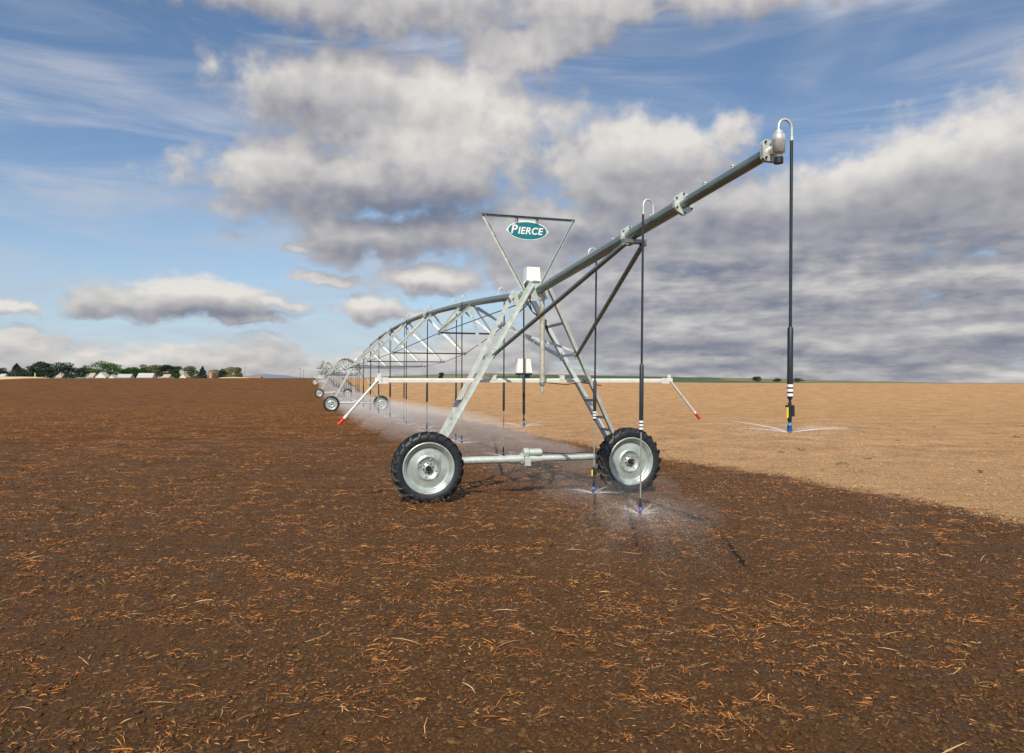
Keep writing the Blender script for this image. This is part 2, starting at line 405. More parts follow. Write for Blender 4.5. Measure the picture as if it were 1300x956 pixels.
JT=[6.0+6.2*k for k in range(7)]; JW=[.80,1.35,1.74,1.88,1.74,1.35,.80]; JD=[.84,1.48,1.80,1.92,1.80,1.48,.84]
def apex(k,side): return Vector((side*JW[k],JT[k],pz(JT[k])-JD[k]))
def span_parts(root):
    m=MB(); pts=[]; t=.0
    while t<=SPAN+.001: pts.append((0,t,pz(t))); t+=1.25
    m.tube(pts,.084,18); m.build('water_pipe',M['pipe'],root)
    for t in (.78,12.9,25,37.1,49.2):
        m=MB(); d=Vector((0,1,(pz(t+.1)-pz(t-.1))/.2)).normalized(); c=Vector((0,t,pz(t)))
        m.tube([c-d*.022,c-d*.003],.13,16); m.tube([c+d*.003,c+d*.022],.13,16); m.build('pipe_flange',M['bright'],root)
    for k in range(7):
        for side in (-1,1):
            A=apex(k,side)
            for dt in (-.8,.8):
                T=Vector((side*.05,JT[k]+dt,pz(JT[k]+dt)-.09))
                m=MB(); m.angle(T,A,.072,.006,up=(0,-side,.4),flip=side); m.build('truss_strut',M['galv'],root)
            m=MB(); m.frame(A,Vector((1,0,0)),Vector((0,1,0)),Vector((0,0,1)),.012,.09,.06); m.build('truss_joint',M['galvdark'],root)
        a=apex(k,-1); b=apex(k,1)
        m=MB(); m.angle(a+Vector((0,0,.02)),b+Vector((0,0,.02)),.045,.005); m.build('cross_bar',M['rod'],root)
        m=MB(); m.box((0,JT[k],pz(JT[k])-.10),(.20,1.9,.02)); m.build('strut_plate',M['galvdark'],root)
    for side in (-1,1):
        ch=[Vector((side*.12,.75,4.02))]+[apex(k,side) for k in range(7)]+[Vector((side*.12,49.2,pz(49.2)-.14))]
        for a,b in zip(ch[:-1],ch[1:]):
            m=MB(); m.tube([a,b],.0125,6); m.build('truss_rod',M['rod'],root)

def hose_parts(root,t,sidesign,ztop,wz0,wz1,nz,lean=0,detail=False,tagz=None,bands=False,x0=None,end=False):
    """one drop: gooseneck off the pipe, hose, weight, rigid tube and sprinkler"""
    yy=t; xo=.145 if x0 is None else x0
    hx=sidesign*xo
    n=8; pts=[(0,yy,ztop-.22 if not end else ztop-.30)]
    for i in range(n+1):
        a=math.pi*i/n; pts.append((hx/2-math.cos(a)*hx/2,yy,ztop-.07+math.sin(a)*.085))
    pts.append((hx,yy,ztop-.17))
    def X(z): return hx+lean*(ztop-z)
    m=MB(); m.tube([(X(z),yy,z) for z in (ztop-.16,(ztop+wz0)/2,wz0)],.0155,8)
    if wz1-nz>.35: m.tube([(X(z),yy,z) for z in (wz1,nz+.12)],.0105,8,1)
    else: m.tube([(X(z),yy,z) for z in (wz1,nz+.12)],.012,8,0)
    d=m.build('drop_hose',[M['hose'],M['tubegrey']],root)
    m=MB(); m.tube(pts,.0135,8); m.tube([(hx,yy,ztop-.15),(hx,yy,ztop-.19)],.0195,8)
    if x0 is None: m.tube([(0,yy,ztop-.29),(0,yy,ztop-.20)],.022,8)
    m.build('gooseneck',M['galv'],d)
    m=MB(); m.tube([(X(wz0+.02),yy,wz0+.02),(X(wz0),yy,wz0),(X(wz1+.03),yy,wz1+.03),(X(wz1),yy,wz1)],[.018,.0285,.0285,.020],12)
    if bands:
        for q in range(3):
            z=wz1+.045+.045*q; m.tube([(X(z+.014),yy,z+.014),(X(z-.014),yy,z-.014)],.0315,12,1)
    m.build('hose_weight',[M['hose'],M['white']],d)
    m=MB(); z=nz+.13; x=X(nz)
    m.tube([(x,yy,z+.09),(x,yy,z)],.014,8,0); m.tube([(x,yy,z+.03),(x,yy,z-.02),(x,yy,z-.03)],[.020,.020,.012],10,0)
    m.tube([(x,yy,z-.03),(x,yy,z-.06),(x,yy,z-.07)],[.011,.017,.024],10,1)
    for a in (0,2.09,4.18): m.tube([(x+.022*math.cos(a),yy+.022*math.sin(a),z-.065),(x+.022*math.cos(a),yy+.022*math.sin(a),z-.125)],.004,6,1)
    m.tube([(x,yy,z-.07),(x,yy,z-.085),(x,yy,z-.115)],[.013,.020,.022],10,0)
    m.tube([(x,yy,z-.115),(x,yy,z-.128),(x,yy,z-.14)],[.032,.030,.010],12,1)
    m.build('sprinkler_head',[M['hose'],M['blue']],d)
    if tagz is not None:
        m=MB(); m.box((X(tagz)-.033,yy,tagz),(.022,.018,.105),0); m.tube([(X(tagz)-.045,yy,tagz+.062),(X(tagz)+.045,yy,tagz+.062)],.012,8,1); m.box((X(tagz)+.030,yy,tagz+.01),(.03,.03,.10),1)
        m.tube([(X(tagz),yy,tagz+.10),(X(tagz),yy,tagz-.10)],.017,8,1)
        m.build('valve_tag',[M['yellow'],M['hose']],d)
    return d

DROPT=[2.6,6.0,8.1,11.8,13.5,17.3,20.0,23.0,26.0,29.0,31.9,34.7,37.6,40.5,43.5,46.3,48.6]
NOZ=[]                                        # local nozzle points of the near unit
def span_drops(root,rec=False):
    for i,t in enumerate(DROPT):
        s=1 if i%2==0 else -1
        nz=.60+.05*math.sin(i*2.1); lean=-.006+.004*math.sin(i*1.7)
        hose_parts(root,t,s,pz(t)+.245,2.38,1.68,nz,lean)
        if rec: NOZ.append((s*.145+lean*(pz(t)+.3-nz),t,nz))

u1=empty('irrigation_span',(T0[0],T0[1],0.0),math.radians(16.55))
tag(u1,'nearest galvanised irrigation span with the raised end boom and the two largest wheels','irrigation machine','linked spans of the wheeled irrigation machine')
tower_parts(u1); span_parts(u1); span_drops(u1,True)

# copies: the spans behind, before the near-only parts are added
def tz(x,y): return float(terrain(np.array([x]),np.array([y]))[0])
offs=[0,0,.0,.1,.7,1.7,2.9,4.3,6.0]
pos=[]
for k in range(9):
    t=50.0*k; x=T0[0]-BY*t+offs[k]; y=T0[1]+BX*t
    pos.append(Vector((x,y,tz(x,y))))
pos[0].z=0
LAB=['','second span from the end, its tower seen whole behind the red-tipped arm','third span from the end, its left wheel above the second span wheel','fourth span, small in the distance with its left wheel just under the skyline','fifth span, on the crest of the field','farthest span but one, only its truss above the crest','farthest visible span, a grey tangle of truss at the vanishing end']
for k in range(1,7):
    c=copy_obj(u1,None,2 if k<3 else 1)
    d=pos[k+1]-pos[k]; c.location=pos[k]
    c.rotation_euler=(math.atan2(d.z,math.hypot(d.x,d.y)),0,math.atan2(d.y,d.x)-math.pi/2)
    c['label']=LAB[k]
d=pos[1]-pos[0]; u1.rotation_euler=(math.atan2(d.z,math.hypot(d.x,d.y))*.9,0,math.radians(16.55))

# --- near-only parts: end boom
def P_(t): return Vector((0,-t,pz(-t)))
m=MB(); m.tube([(0,.0,4.17)]+[P_(t) for t in (.5,2,3.4,4.42)],.084,22); m.build('boom_pipe',M['pipe'],u1)
m=MB(); m.tube([P_(t) for t in (4.50,5.2,5.92)],.084,22); m.build('boom_pipe',M['pipe'],u1)
m=MB(); m.tube([P_(t) for t in (5.99,6.8,7.62)],.062,22); m.build('boom_pipe',M['pipe'],u1)
def flange(t,name='coupling_flange',r=.15,n=6,dbl=True):
    d=(P_(t+.1)-P_(t)).normalized(); c=P_(t); u=Vector((1,0,0)); v=u.cross(d)
    m=MB()
    for sgn in ((-1,1) if dbl else (1,)):
        c2=c+d*(.016*sgn); vs=[];k=n
        for h in (-.008,.008):
            for q in range(k):
                for da in (-.16,.16):
                    a=2*math.pi*(q+.5)/k+da; vs.append(c2+d*h+u*(math.cos(a)*r)+v*(math.sin(a)*r))
        kk=2*k
        fs=[tuple(range(kk)),tuple(reversed(range(kk,2*kk)))]+[(i,kk+i,kk+(i+1)%kk,(i+1)%kk) for i in range(kk)]
        m.add(vs,fs)
    for q in range(n):
        a=2*math.pi*(q+.5)/n; p=c+u*(math.cos(a)*r*.84)+v*(math.sin(a)*r*.84)
        m.tube([p-d*.045,p+d*.045],.011,6,1)
    return m.build(name,[M['bright'],M['hub']],u1)
flange(4.46,r=.142); flange(5.955,r=.142); flange(7.65,r=.134,n=4)
# lifting lugs and small saddles along the boom
for t in (1.1,3.9,5.1,6.45,7.0):
    m=MB(); r=.084 if t<5.9 else .062; c=P_(t); m.tube([c+Vector((0,0,r-.01)),c+Vector((0,0,r+.035))],.018,8); m.tube([c+Vector((0,0,r+.02)),c+Vector((0,0,r+.035))],.026,6); m.build('pipe_outlet',M['galv'],u1)
# hanger bracket under the coupling and the two long braces
c=P_(4.60)
m=MB(); m.box(c+Vector((0,0,-.115)),(.30,.12,.05)); m.box(c+Vector((.15,0,-.13)),(.07,.10,.09)); m.box(c+Vector((-.13,0,-.13)),(.07,.10,.09)); m.box(c+Vector((0,.05,-.05)),(.012,.10,.12)); m.build('brace_bracket',M['galvdark'],u1)
def legp(side,k,z):
    f=(z-.80)/(4.28-.80); xw=2.02+(.13-2.02)*f; yb=(.42,.12)[k]; y=yb+((.75,-.45)[k]-yb)*f
    return Vector((side*xw,y,z))
for side in (-1,1):
    m=MB(); m.tube([c+Vector((side*.14,0,-.16)),legp(side,1,2.90)],.037,12); m.build('boom_brace',M['galvdark'],u1)
# end cap fitting
e=P_(7.72)
m=MB(); m.tube([P_(7.66),P_(7.78)],.05,16); m.tube([e+Vector((.0,-.05,-.11)),e+Vector((0,-.05,-.06)),e+Vector((0,-.05,-.055)),e+Vector((0,-.05,.05)),e+Vector((0,-.05,.06)),e+Vector((0,-.05,.12)),e+Vector((0,-.05,.13)),e+Vector((0,-.05,.16))],[.030,.040,.062,.062,.068,.064,.045,.040],16)
m.tube([e+Vector((.0,-.05,-.16)),e+Vector((0,-.05,-.10))],.045,10,1); m.build('end_valve',[M['bright'],M['hub']],u1)
# drops on the boom and beside the tower
hose_parts(u1,-7.77,1,pz(-7.77)+.265,2.86,2.16,1.84,-.010,True,tagz=2.03,bands=True,x0=.155,end=True)
NOZ.append((.155-.010*3.2,-7.77,1.84))
hose_parts(u1,-5.18,-1,pz(-5.18)+.28,2.56,1.68,.58,-.012,True,bands=True); NOZ.append((-.145-.012*4.2,-5.18,.58))
hose_parts(u1,-2.95,1,pz(-2.95)+.19,2.36,1.72,.53,-.014,True,tagz=.86,bands=True); NOZ.append((.145-.014*4,-2.95,.53))
hose_parts(u1,-.05,-1,4.17+.25,2.50,1.70,1.47,.0,x0=.20); NOZ.append((-.20,-.05,1.47))
# stand pipe
m=MB(); m.tube([(.04,-.50,4.10),(.04,-.50,2.34)],.050,18); m.tube([(.04,-.50,4.16),(.04,-.50,4.02)],.062,18); m.tube([(.04,-.50,4.02),(.04,-.50,3.99)],.070,18)
m.tube([(.04,-.50,2.36),(.04,-.50,2.30)],.056,16,1); m.tube([(.04,-.50,2.30),(.04,-.50,2.18),(.04,-.50,2.13)],[.03,.03,.022],12); m.build('stand_pipe',[M['stand'],M['galvdark']],u1)
# guard rail with two red-tipped arms
y0=.02
m=MB(); m.bar((-3.12,y0,2.385),(3.14,y0,2.385),.055,.055)
m.bar((-2.95,y0+.045,2.425),(3.0,y0+.045,2.425),.03,.03)
for sx in (-3.10,3.12): m.box((sx*.985,y0-.035,2.395),(.26,.01,.12)); m.box((sx,y0-.041,2.46),(.08,.008,.14))
m.box((-.82,y0,2.45),(.10,.07,.09)); m.box((.65,y0,2.45),(.10,.07,.09)); m.box((-.82,y0,2.50),(.13,.08,.015)); m.box((.65,y0,2.50),(.13,.08,.015))
g=m.build('guard_rail',M['cream'],u1)
for s in (-1,1):
    a=Vector((s*3.13,y0-.05,2.40)); b=Vector((s*3.86,y0-.05,1.56)); q=a+(b-a)*.86; q2=a+(b-a)*.80
    m=MB(); m.tube([a,q],.024,12,0); m.tube([q2,q],.028,12,2); m.tube([q,b],.031,12,1); m.build('guard_arm',[M['cream'],M['red'],M['white']],g)
# small enclosure above the rail
m=MB()
bx,by=-.10,.22
m.add([(bx-.17,by,2.56),(bx+.17,by,2.56),(bx+.17,by+.14,2.56),(bx-.17,by+.14,2.56),(bx-.14,by,2.85),(bx+.13,by,2.85),(bx+.13,by+.14,2.85),(bx-.14,by+.14,2.85)],[(0,3,2,1),(4,5,6,7),(0,1,5,4),(2,3,7,6),(1,2,6,5),(0,4,7,3)])
m.box((bx+.0,by-.004,2.69),(.11,.004,.10),1)
ob=m.build('tower_box',[M['box'],M['white']],u1)
m=MB(); m.box((bx,by+.05,2.53),(.30,.2,.04)); m.box((bx+.05,by+.02,2.46),(.12,.1,.10)); m.tube([(bx-.1,by,2.50),(bx-.18,by-.05,2.44),(bx-.05,by-.08,2.40),(bx+.2,by-.06,2.38)],.01,6); m.tube([(bx+.2,by-.06,2.38),(bx+.9,by-.06,2.31),(bx+1.2,by-.06,2.36),(bx+1.7,by-.06,2.29),(2.1-.9,by,2.36)],.009,6); m.build('box_bracket',M['hub'],ob)
# sign frame
yS=-.10
TL=Vector((-1.06,yS,5.72)); TR=Vector((.86,yS,5.72)); BL=Vector((-.17,yS,4.16)); BR=Vector((.10,yS,4.34))
m=MB(); m.angle(TL+Vector((-.03,0,0)),TR+Vector((.03,0,0)),.045,.005,up=(0,0,1)); m.build('sign_frame_bar',M['galvdark'],u1)
m=MB(); m.angle(TL+Vector((.02,.01,-.012)),BL,.058,.006,up=(0,1,0),flip=-1); m.build('sign_frame_bar',M['galv'],u1)
m=MB(); m.angle(TR+Vector((-.02,.01,-.012)),BR,.062,.006,up=(0,1,0),flip=1); m.build('sign_frame_bar',M['galv'],u1)

# --- the sign: its own thing
sg=empty('hanging_sign',u1.matrix_basis@Vector((0,yS,5.72)),math.radians(16.55))
tag(sg,'oval teal sign with white lettering hanging in the triangular frame above the tower','sign')
cx,cz=-.135,-.285; a,bb=.43,.195
def oval(mb,cx,cz,a,b,y0,y1,mi=0,n=56):
    vs=[(cx+a*math.cos(2*math.pi*k/n),y,cz+b*math.sin(2*math.pi*k/n)) for y in (y0,y1) for k in range(n)]
    mb.add(vs,[tuple(range(n)),tuple(reversed(range(n,2*n)))]+[(k,(k+1)%n,n+(k+1)%n,n+k) for k in range(n)],mi)
m=MB(); oval(m,cx,cz,a,bb,-.004,.006); m.box((cx,.001,cz+.165),(.46,.008,.10)); m.box((cx,.001,cz+.0),(.90,.007,.05)); m.build('sign_plate',M['silver'],sg)
m=MB(); oval(m,cx,cz,a-.006,bb-.006,-.009,-.0045); m.build('sign_border',M['white'],sg)
m=MB(); oval(m,cx,cz,a-.024,bb-.022,-.013,-.0095); m.build('sign_face',M['teal'],sg)
for dx in (-.215,.215):
    m=MB(); m.bar((cx+dx-.035,-.016,cz+.13),(cx+dx-.035,-.016,-.02),.008,.022,up=(0,1,0)); m.bar((cx+dx,-.016,cz+.15),(cx+dx,-.016,-.03),.01,.045,up=(0,1,0)); m.tube([(cx+dx,-.03,-.06),(cx+dx,.02,-.06)],.012,8); m.build('sign_hook',M['hub'],sg)
def text_mesh(s,size,x,z,y,shear=.22,off=.0045):
    cu=bpy.data.curves.new('lettering','FONT'); cu.body=s; cu.size=size; cu.shear=shear; cu.offset=off; cu.extrude=.002; cu.space_character=1.06
    o=bpy.data.objects.new('lettering_tmp',cu); col.objects.link(o)
    bpy.context.view_layer.update()
    me=bpy.data.meshes.new_from_object(o.evaluated_get(bpy.context.evaluated_depsgraph_get()))
    bpy.data.objects.remove(o)
    Mx=Matrix.Translation((x,y,z))@Matrix.Rotation(math.pi/2,4,'X')@Matrix.Diagonal((1.0,1,1,1)); me.transform(Mx)
    w=max(v.co.x for v in me.vertices)-min(v.co.x for v in me.vertices)
    return me,w
me1,w1=text_mesh('P',.25,0,0,0); me2,w2=text_mesh('IERCE',.195,0,0,0)
tot=w1+w2+.012; x0=cx-tot/2-.005
for me,dx in ((me1,x0-min(v.co.x for v in me1.vertices)),(me2,x0+w1+.004-min(v.co.x for v in me2.vertices))):
    me.transform(Matrix.Translation((dx,-.0155,cz-.068)))
import bmesh
bm=bmesh.new(); bm.from_mesh(me1); bm.from_mesh(me2); me=bpy.data.meshes.new('lettering'); bm.to_mesh(me); bm.free(); me.materials.clear(); me.materials.append(M['white'])
lo=bpy.data.objects.new('lettering',me); col.objects.link(lo); lo.parent=sg

# ------------------------------------------------------------------ ground cover
ground=make_ground()

def inwet(X,Y,margin=0):
    dx=X-T0[0]; dy=Y-T0[1]; s=dx*BX+dy*BY; t=-dx*BY+dy*BX
    edge=5.55+1.6*np.exp(-((t+2.5)/9.5)**2)
    return s<edge+margin

def island_mat(name,cols,rough=.75,scale=3,sub=0):
    m=bpy.data.materials.new(name); n,l=nt(m); b=n['Principled BSDF']
    g=n.new('ShaderNodeNewGeometry'); r=n.new('ShaderNodeValToRGB'); r.color_ramp.interpolation='LINEAR'
    e=r.color_ramp.elements
    while len(e)<len(cols): e.new(.5)
    for i,c in enumerate(cols): e[i].position=i/(len(cols)-1); e[i].color=list(c)+[1]
    l.new(g.outputs['Random Per Island'],r.inputs[0]); l.new(r.outputs[0],b.inputs['Base Color']); b.inputs['Roughness'].default_value=rough
    b.inputs['Specular IOR Level'].default_value=.12
    return m

def strips(name,cx,cy,ang,L,wd,lift,mats,flat=.0):
    """curved straw strips: 3 segments, tented cross-section omitted"""
    n=len(cx); seg=4
    bend=rng.normal(0,.28,n)*np.where(rng.uniform(0,1,n)<.2,3,1); u=np.linspace(-.5,.5,seg)
    th=ang[:,None]+bend[:,None]*u[None,:]
    px=cx[:,None]+L[:,None]*u[None,:]*np.cos(th); py=cy[:,None]+L[:,None]*u[None,:]*np.sin(th)
    tilt=rng.normal(0,.30,n)
    pzv=gz(cx,cy)[:,None]+lift[:,None]*(1.0)+ (L*tilt)[:,None]*u[None,:]*.55 + (L*rng.uniform(0,.25,n))[:,None]*(.25-u[None,:]**2)
    pzv=np.maximum(pzv,gz(px,py)+.003)
    nx=-np.sin(th); ny=np.cos(th); w=wd[:,None]*np.array([.35,1,.9,.25])[None,:]/2; roll=rng.uniform(-.9,.9,n)[:,None]
    A=np.stack([px+nx*w*np.cos(roll),py+ny*w*np.cos(roll),pzv+w*np.sin(roll)+w*.5],-1)
    B=np.stack([px-nx*w*np.cos(roll),py-ny*w*np.cos(roll),pzv-w*np.sin(roll)+w*.5],-1)
    V=np.concatenate([A,B],1).reshape(-1,3)
    base=(np.arange(n)*seg*2)[:,None]; k=np.arange(seg-1)[None,:]
    Fq=np.stack([base+k,base+k+1,base+seg+k+1,base+seg+k],-1).reshape(-1,4)
    return npmesh(name,V,Fq,mats,4)

def sample(n,r0,r1,power=1.0,half=41):
    a=np.radians(rng.uniform(-half,half,n)); r=r0*(r1/r0)**(rng.uniform(0,1,n)**power)
    return r*np.sin(a),r*np.cos(a)
# residue: clumps + loose pieces, denser along the rows
def residue():
    ccx,ccy=sample(15500,4.0,100,.48)
    rowk=vnoise(ccx*.35,ccy*1.7,21)+.5*vnoise(ccx*.9,ccy*.9,22)
    keep=(rowk>-.02-.2*sstep(6,14,np.hypot(ccx,ccy)))&inwet(ccx,ccy,.4); ccx=ccx[keep]; ccy=ccy[keep]
    k=np.clip(rng.lognormal(math.log(8),.8,len(ccx)),2,42).astype(int); idx=np.repeat(np.arange(len(ccx)),k)
    sp=np.repeat(rng.uniform(.025,.10,len(ccx)),k)
    ca=np.repeat(rng.uniform(0,math.pi,len(ccx)),k)
    x=ccx[idx]+rng.normal(0,1.5,len(idx))*sp; y=ccy[idx]+rng.normal(0,.8,len(idx))*sp
    L=rng.lognormal(math.log(.034),.62,len(idx)); wd=rng.uniform(.0025,.0080,len(idx))
    ang=np.where(rng.uniform(0,1,len(idx))<.6,ca+rng.normal(0,.5,len(idx)),rng.uniform(0,math.pi,len(idx)))
    dd=np.hypot(x,y); L*=1+dd/40; wd*=(1+dd/40)*np.clip(1.5-dd/85,.3,1)
    n2=170000; x2,y2=sample(n2,4.0,135,.52); k2=(vnoise(x2*.5,y2*2.0,5)>-.22)&inwet(x2,y2,.6); x2=x2[k2]; y2=y2[k2]
    L2=rng.lognormal(math.log(.028),.6,len(x2)); w2=rng.uniform(.002,.005,len(x2)); a2=rng.normal(0,.9,len(x2))
    d2=np.hypot(x2,y2); L2*=1+d2/36; w2*=(1+d2/32)*np.clip(1.45-d2/110,.25,1)
    lift=np.concatenate([rng.uniform(0,.035,len(x)),rng.uniform(0,.008,len(x2))])
    mt=island_mat('crop_residue',[(.22,.072,.020),(.42,.135,.032),(.55,.24,.065),(.35,.10,.024),(.62,.38,.15),(.48,.165,.040),(.13,.052,.020),(.52,.25,.075)],.7)
    o=strips('crop_residue',np.concatenate([x,x2]),np.concatenate([y,y2]),np.concatenate([ang,a2]),np.concatenate([L,L2]),np.concatenate([wd,w2]),lift,mt)
    tag(o,'orange and straw coloured crop residue scattered over the wet brown soil','crop residue',kind='stuff')
    # uprooted tufts: blades fanning out of one crown
    tx,ty=sample(1500,4.1,30,.62); kk=inwet(tx,ty,0)&(vnoise(tx*.6,ty*1.4,31)>-.15); tx=tx[kk];ty=ty[kk]
    k=rng.integers(9,32,len(tx)); idx=np.repeat(np.arange(len(tx)),k); a=rng.uniform(0,2*math.pi,len(idx)); rr_=np.repeat(rng.uniform(.015,.045,len(tx)),k)*rng.uniform(.2,1.6,len(idx))
    L3=rng.lognormal(math.log(.048),.45,len(idx))
    o=strips('stubble_tufts',tx[idx]+np.cos(a)*rr_*1.5,ty[idx]+np.sin(a)*rr_,a+rng.normal(0,.4,len(idx)),L3,rng.uniform(.002,.0055,len(idx)),rng.uniform(.004,.045,len(idx)),mt)
    tag(o,'orange uprooted stubble tufts dotted over the near wet soil','stubble tufts',kind='stuff')
    # a few long pale stalks near the camera
    n3=90; x,y=sample(n3,4.1,16,.8); kk=inwet(x,y); x=x[kk];y=y[kk]
    o=strips('straw_stalks',x,y,rng.normal(0,.8,len(x)),rng.uniform(.10,.30,len(x)),rng.uniform(.005,.009,len(x)),rng.uniform(.0,.03,len(x)),island_mat('pale_stalk',[(.46,.29,.13),(.56,.41,.22),(.40,.21,.08)],.6))
    tag(o,'long pale dry stalks lying about on the near wet soil','straw',kind='stuff')
residue()

ICO=None
def ico():
    t=(1+5**.5)/2
    v=np.array([(-1,t,0),(1,t,0),(-1,-t,0),(1,-t,0),(0,-1,t),(0,1,t),(0,-1,-t),(0,1,-t),(t,0,-1),(t,0,1),(-t,0,-1),(-t,0,1)],dtype=float); v/=np.linalg.norm(v[0])
    f=np.array([(0,11,5),(0,5,1),(0,1,7),(0,7,10),(0,10,11),(1,5,9),(5,11,4),(11,10,2),(10,7,6),(7,1,8),(3,9,4),(3,4,2),(3,2,6),(3,6,8),(3,8,9),(4,9,5),(2,4,11),(6,2,10),(8,6,7),(9,8,1)])
    return v,f
def blobs(name,x,y,s,mats,flat=.6,sink=.25):
    v,f=ico(); n=len(x)
    V=v[None]*(1+rng.uniform(-.3,.3,(n,12,1)))*s[:,None,None]*np.stack([rng.uniform(.8,1.5,n),rng.uniform(.7,1.2,n),np.full(n,flat)],-1)[:,None,:]
    a=rng.uniform(0,6.28,n); c=np.cos(a)[:,None]; sn=np.sin(a)[:,None]
    X=V[...,0]*c-V[...,1]*sn; Yv=V[...,0]*sn+V[...,1]*c
    V=np.stack([X+x[:,None],Yv+y[:,None],V[...,2]+(gz(x,y)+s*flat*(1-2*sink)*.6)[:,None]],-1).reshape(-1,3)
    Fq=(f[None]+12*np.arange(n)[:,None,None]).reshape(-1,3)
    return npmesh(name,V,Fq,mats,3)
x,y=sample(60000,3.9,26,.70); k=inwet(x,y,.3); x=x[k];y=y[k]
o=blobs('soil_clods',x,y,np.minimum(rng.lognormal(math.log(.010),.5,len(x)),.026),island_mat('wet_clods',[(.055,.029,.012),(.12,.064,.025),(.075,.040,.016),(.15,.083,.034)],.8))
tag(o,'damp brown soil clods strewn over the watered ground','soil clods',kind='stuff')
x,y=sample(90000,8,95,.75); k=~inwet(x,y,-.2); x=x[k];y=y[k]
o=blobs('dry_clods',x,y,np.minimum(rng.lognormal(math.log(.0105),.5,len(x)),.024)*(1+np.hypot(x,y)/140),island_mat('dry_clod_soil',[(.26,.145,.07),(.50,.32,.165),(.36,.21,.11),(.56,.39,.23)],.95))
tag(o,'small pale clods and chips on the dry tan soil','soil clods',kind='stuff')
x,y=sample(16000,10,70,.8); k=~inwet(x,y,-.6); x=x[k];y=y[k]
o=strips('dry_chaff',x,y,rng.normal(0,.8,len(x)),rng.lognormal(math.log(.05),.5,len(x))*(1+np.hypot(x,y)/60),rng.uniform(.005,.012,len(x)),rng.uniform(0,.006,len(x)),island_mat('chaff',[(.24,.12,.05),(.55,.38,.2),(.17,.09,.045),(.62,.48,.3)],.8))
tag(o,'thin scattered chaff on the dry tan soil','chaff',kind='stuff')
# little weeds on the dry side
spots=[(1070,590,9),(1000,545,0),(1018,571,8),(1080,580,0),(1102,583,5),(950,545,4),(880,557,5),(1255,538,8),(1290,555,6),(1180,520,5),(1130,541,4),(840,573,5),(1185,542,5),(1140,560,4),(1090,530,3),(960,505,3),(905,515,3),(1220,525,4),(1245,600,4),(990,575,6)]
X=[];Y=[]
for px,py,s in spots:
    if s==0: continue
    d=CAMZ*F/(py-HY); cxx=(px-650)/F*d
    X+=list(cxx+rng.normal(0,s*.0055*d/10,s*5)); Y+=list(d+rng.normal(0,s*.012,s*5))
x,y=sample(1100,14,90,.8); k=~inwet(x,y,-1); X+=list(x[k]); Y+=list(y[k])
X=np.array(X);Y=np.array(Y)
o=strips('field_weeds',X,Y,rng.uniform(0,3.14,len(X)),rng.uniform(.04,.11,len(X)),rng.uniform(.012,.025,len(X)),rng.uniform(.01,.05,len(X)),island_mat('weed_green',[(.08,.10,.03),(.14,.15,.05),(.07,.08,.03),(.2,.17,.07)],.7))
tag(o,'tiny green weeds dotted over the dry tan soil','weeds',kind='stuff')

# ------------------------------------------------------------------ water
Mw=u1.matrix_basis.copy()
def spray():
    segsV=[];segsF=[];
    DV=[];
    tub=MB()
    near=[(NOZ[-4],30000,9,5.2,.7,.20),(NOZ[-3],60000,8,2.9,2.8,.48),(NOZ[-2],36000,8,4.0,1.8,.24),(NOZ[-1],9000,8,4.2,.8,.30)]
    near+=[(NOZ[i],6500,9,4.8,1.0,.25) for i in range(0,7)]+[(NOZ[i],3500,9,4.8,1.0,.25) for i in range(7,17)]
    for (p,cnt,ns,sp,spread,el) in near:
        N=Mw@Vector(p)+Vector((0,0,-.01)); g=9.8
        sa=rng.uniform(0,6.28)+np.arange(ns)*2*math.pi/ns+rng.normal(0,.08,ns)
        se=el+rng.normal(0,.05,ns)
        tmax=.85
        for a,e in zip(sa,se):
            pts=[];n=7
            for i in range(n):
                t=.11*i/(n-1)+.004; pts.append((N.x+math.cos(a)*math.cos(e)*sp*t,N.y+math.sin(a)*math.cos(e)*sp*t,N.z+math.sin(e)*sp*t-.5*g*t*t))
            tub.tube(pts,[.0024,.0024,.0022,.002,.0017,.0012,.0006],5,0,True)
        k=rng.integers(0,ns,cnt); t=rng.uniform(.03,tmax,cnt)**1.0
        loose=rng.uniform(0,1,cnt)<.45
        a=np.where(loose,rng.uniform(0,6.28,cnt),sa[k]+rng.normal(0,.035,cnt)); e=np.where(loose,el*.5+rng.normal(0,.28,cnt),se[k]+rng.normal(0,.05,cnt))
        v=sp*rng.normal(1,.06,cnt)*np.where(loose,rng.uniform(.35,1,cnt),1)
        drag=(1-np.exp(-1.1*t))/1.1
        x=N.x+np.cos(a)*np.cos(e)*v*drag; y=N.y+np.sin(a)*np.cos(e)*v*drag; z=N.z+np.sin(e)*v*drag-.5*g*.75*t*t
        j=rng.normal(0,.05,(3,cnt))*t*spread; x+=j[0];y+=j[1];z+=j[2]
        ok=z>gz(x,y)+.01; DV.append(np.stack([x[ok],y[ok],z[ok]],-1))
    D=np.concatenate(DV); n=len(D)
    tv=np.array([(1,1,1),(1,-1,-1),(-1,1,-1),(-1,-1,1)],dtype=float)/3**.5
    s=rng.lognormal(math.log(.00115),.40,n)*(1+np.maximum(D[:,1]-14,0)/22)
    q=rng.normal(size=(n,3)); q/=np.linalg.norm(q,axis=1)[:,None]
    V=D[:,None,:]+tv[None]*s[:,None,None]*np.sign(q)[:,None,:]*(.8+.4*np.abs(q))[:,None,:]
    f=np.array([(0,1,2),(0,3,1),(0,2,3),(1,3,2)])
    Fq=(f[None]+4*np.arange(n)[:,None,None]).reshape(-1,3)
    o=npmesh('water_spray',V.reshape(-1,3),Fq,M_drop,3,True)
    tag(o,'white water droplets thrown out by the sprinkler heads','water spray',kind='stuff')
    t=tub.build('water_jets',M_drop); tag(t,'thin white water jets fanning out from each sprinkler head','water jets',kind='stuff')
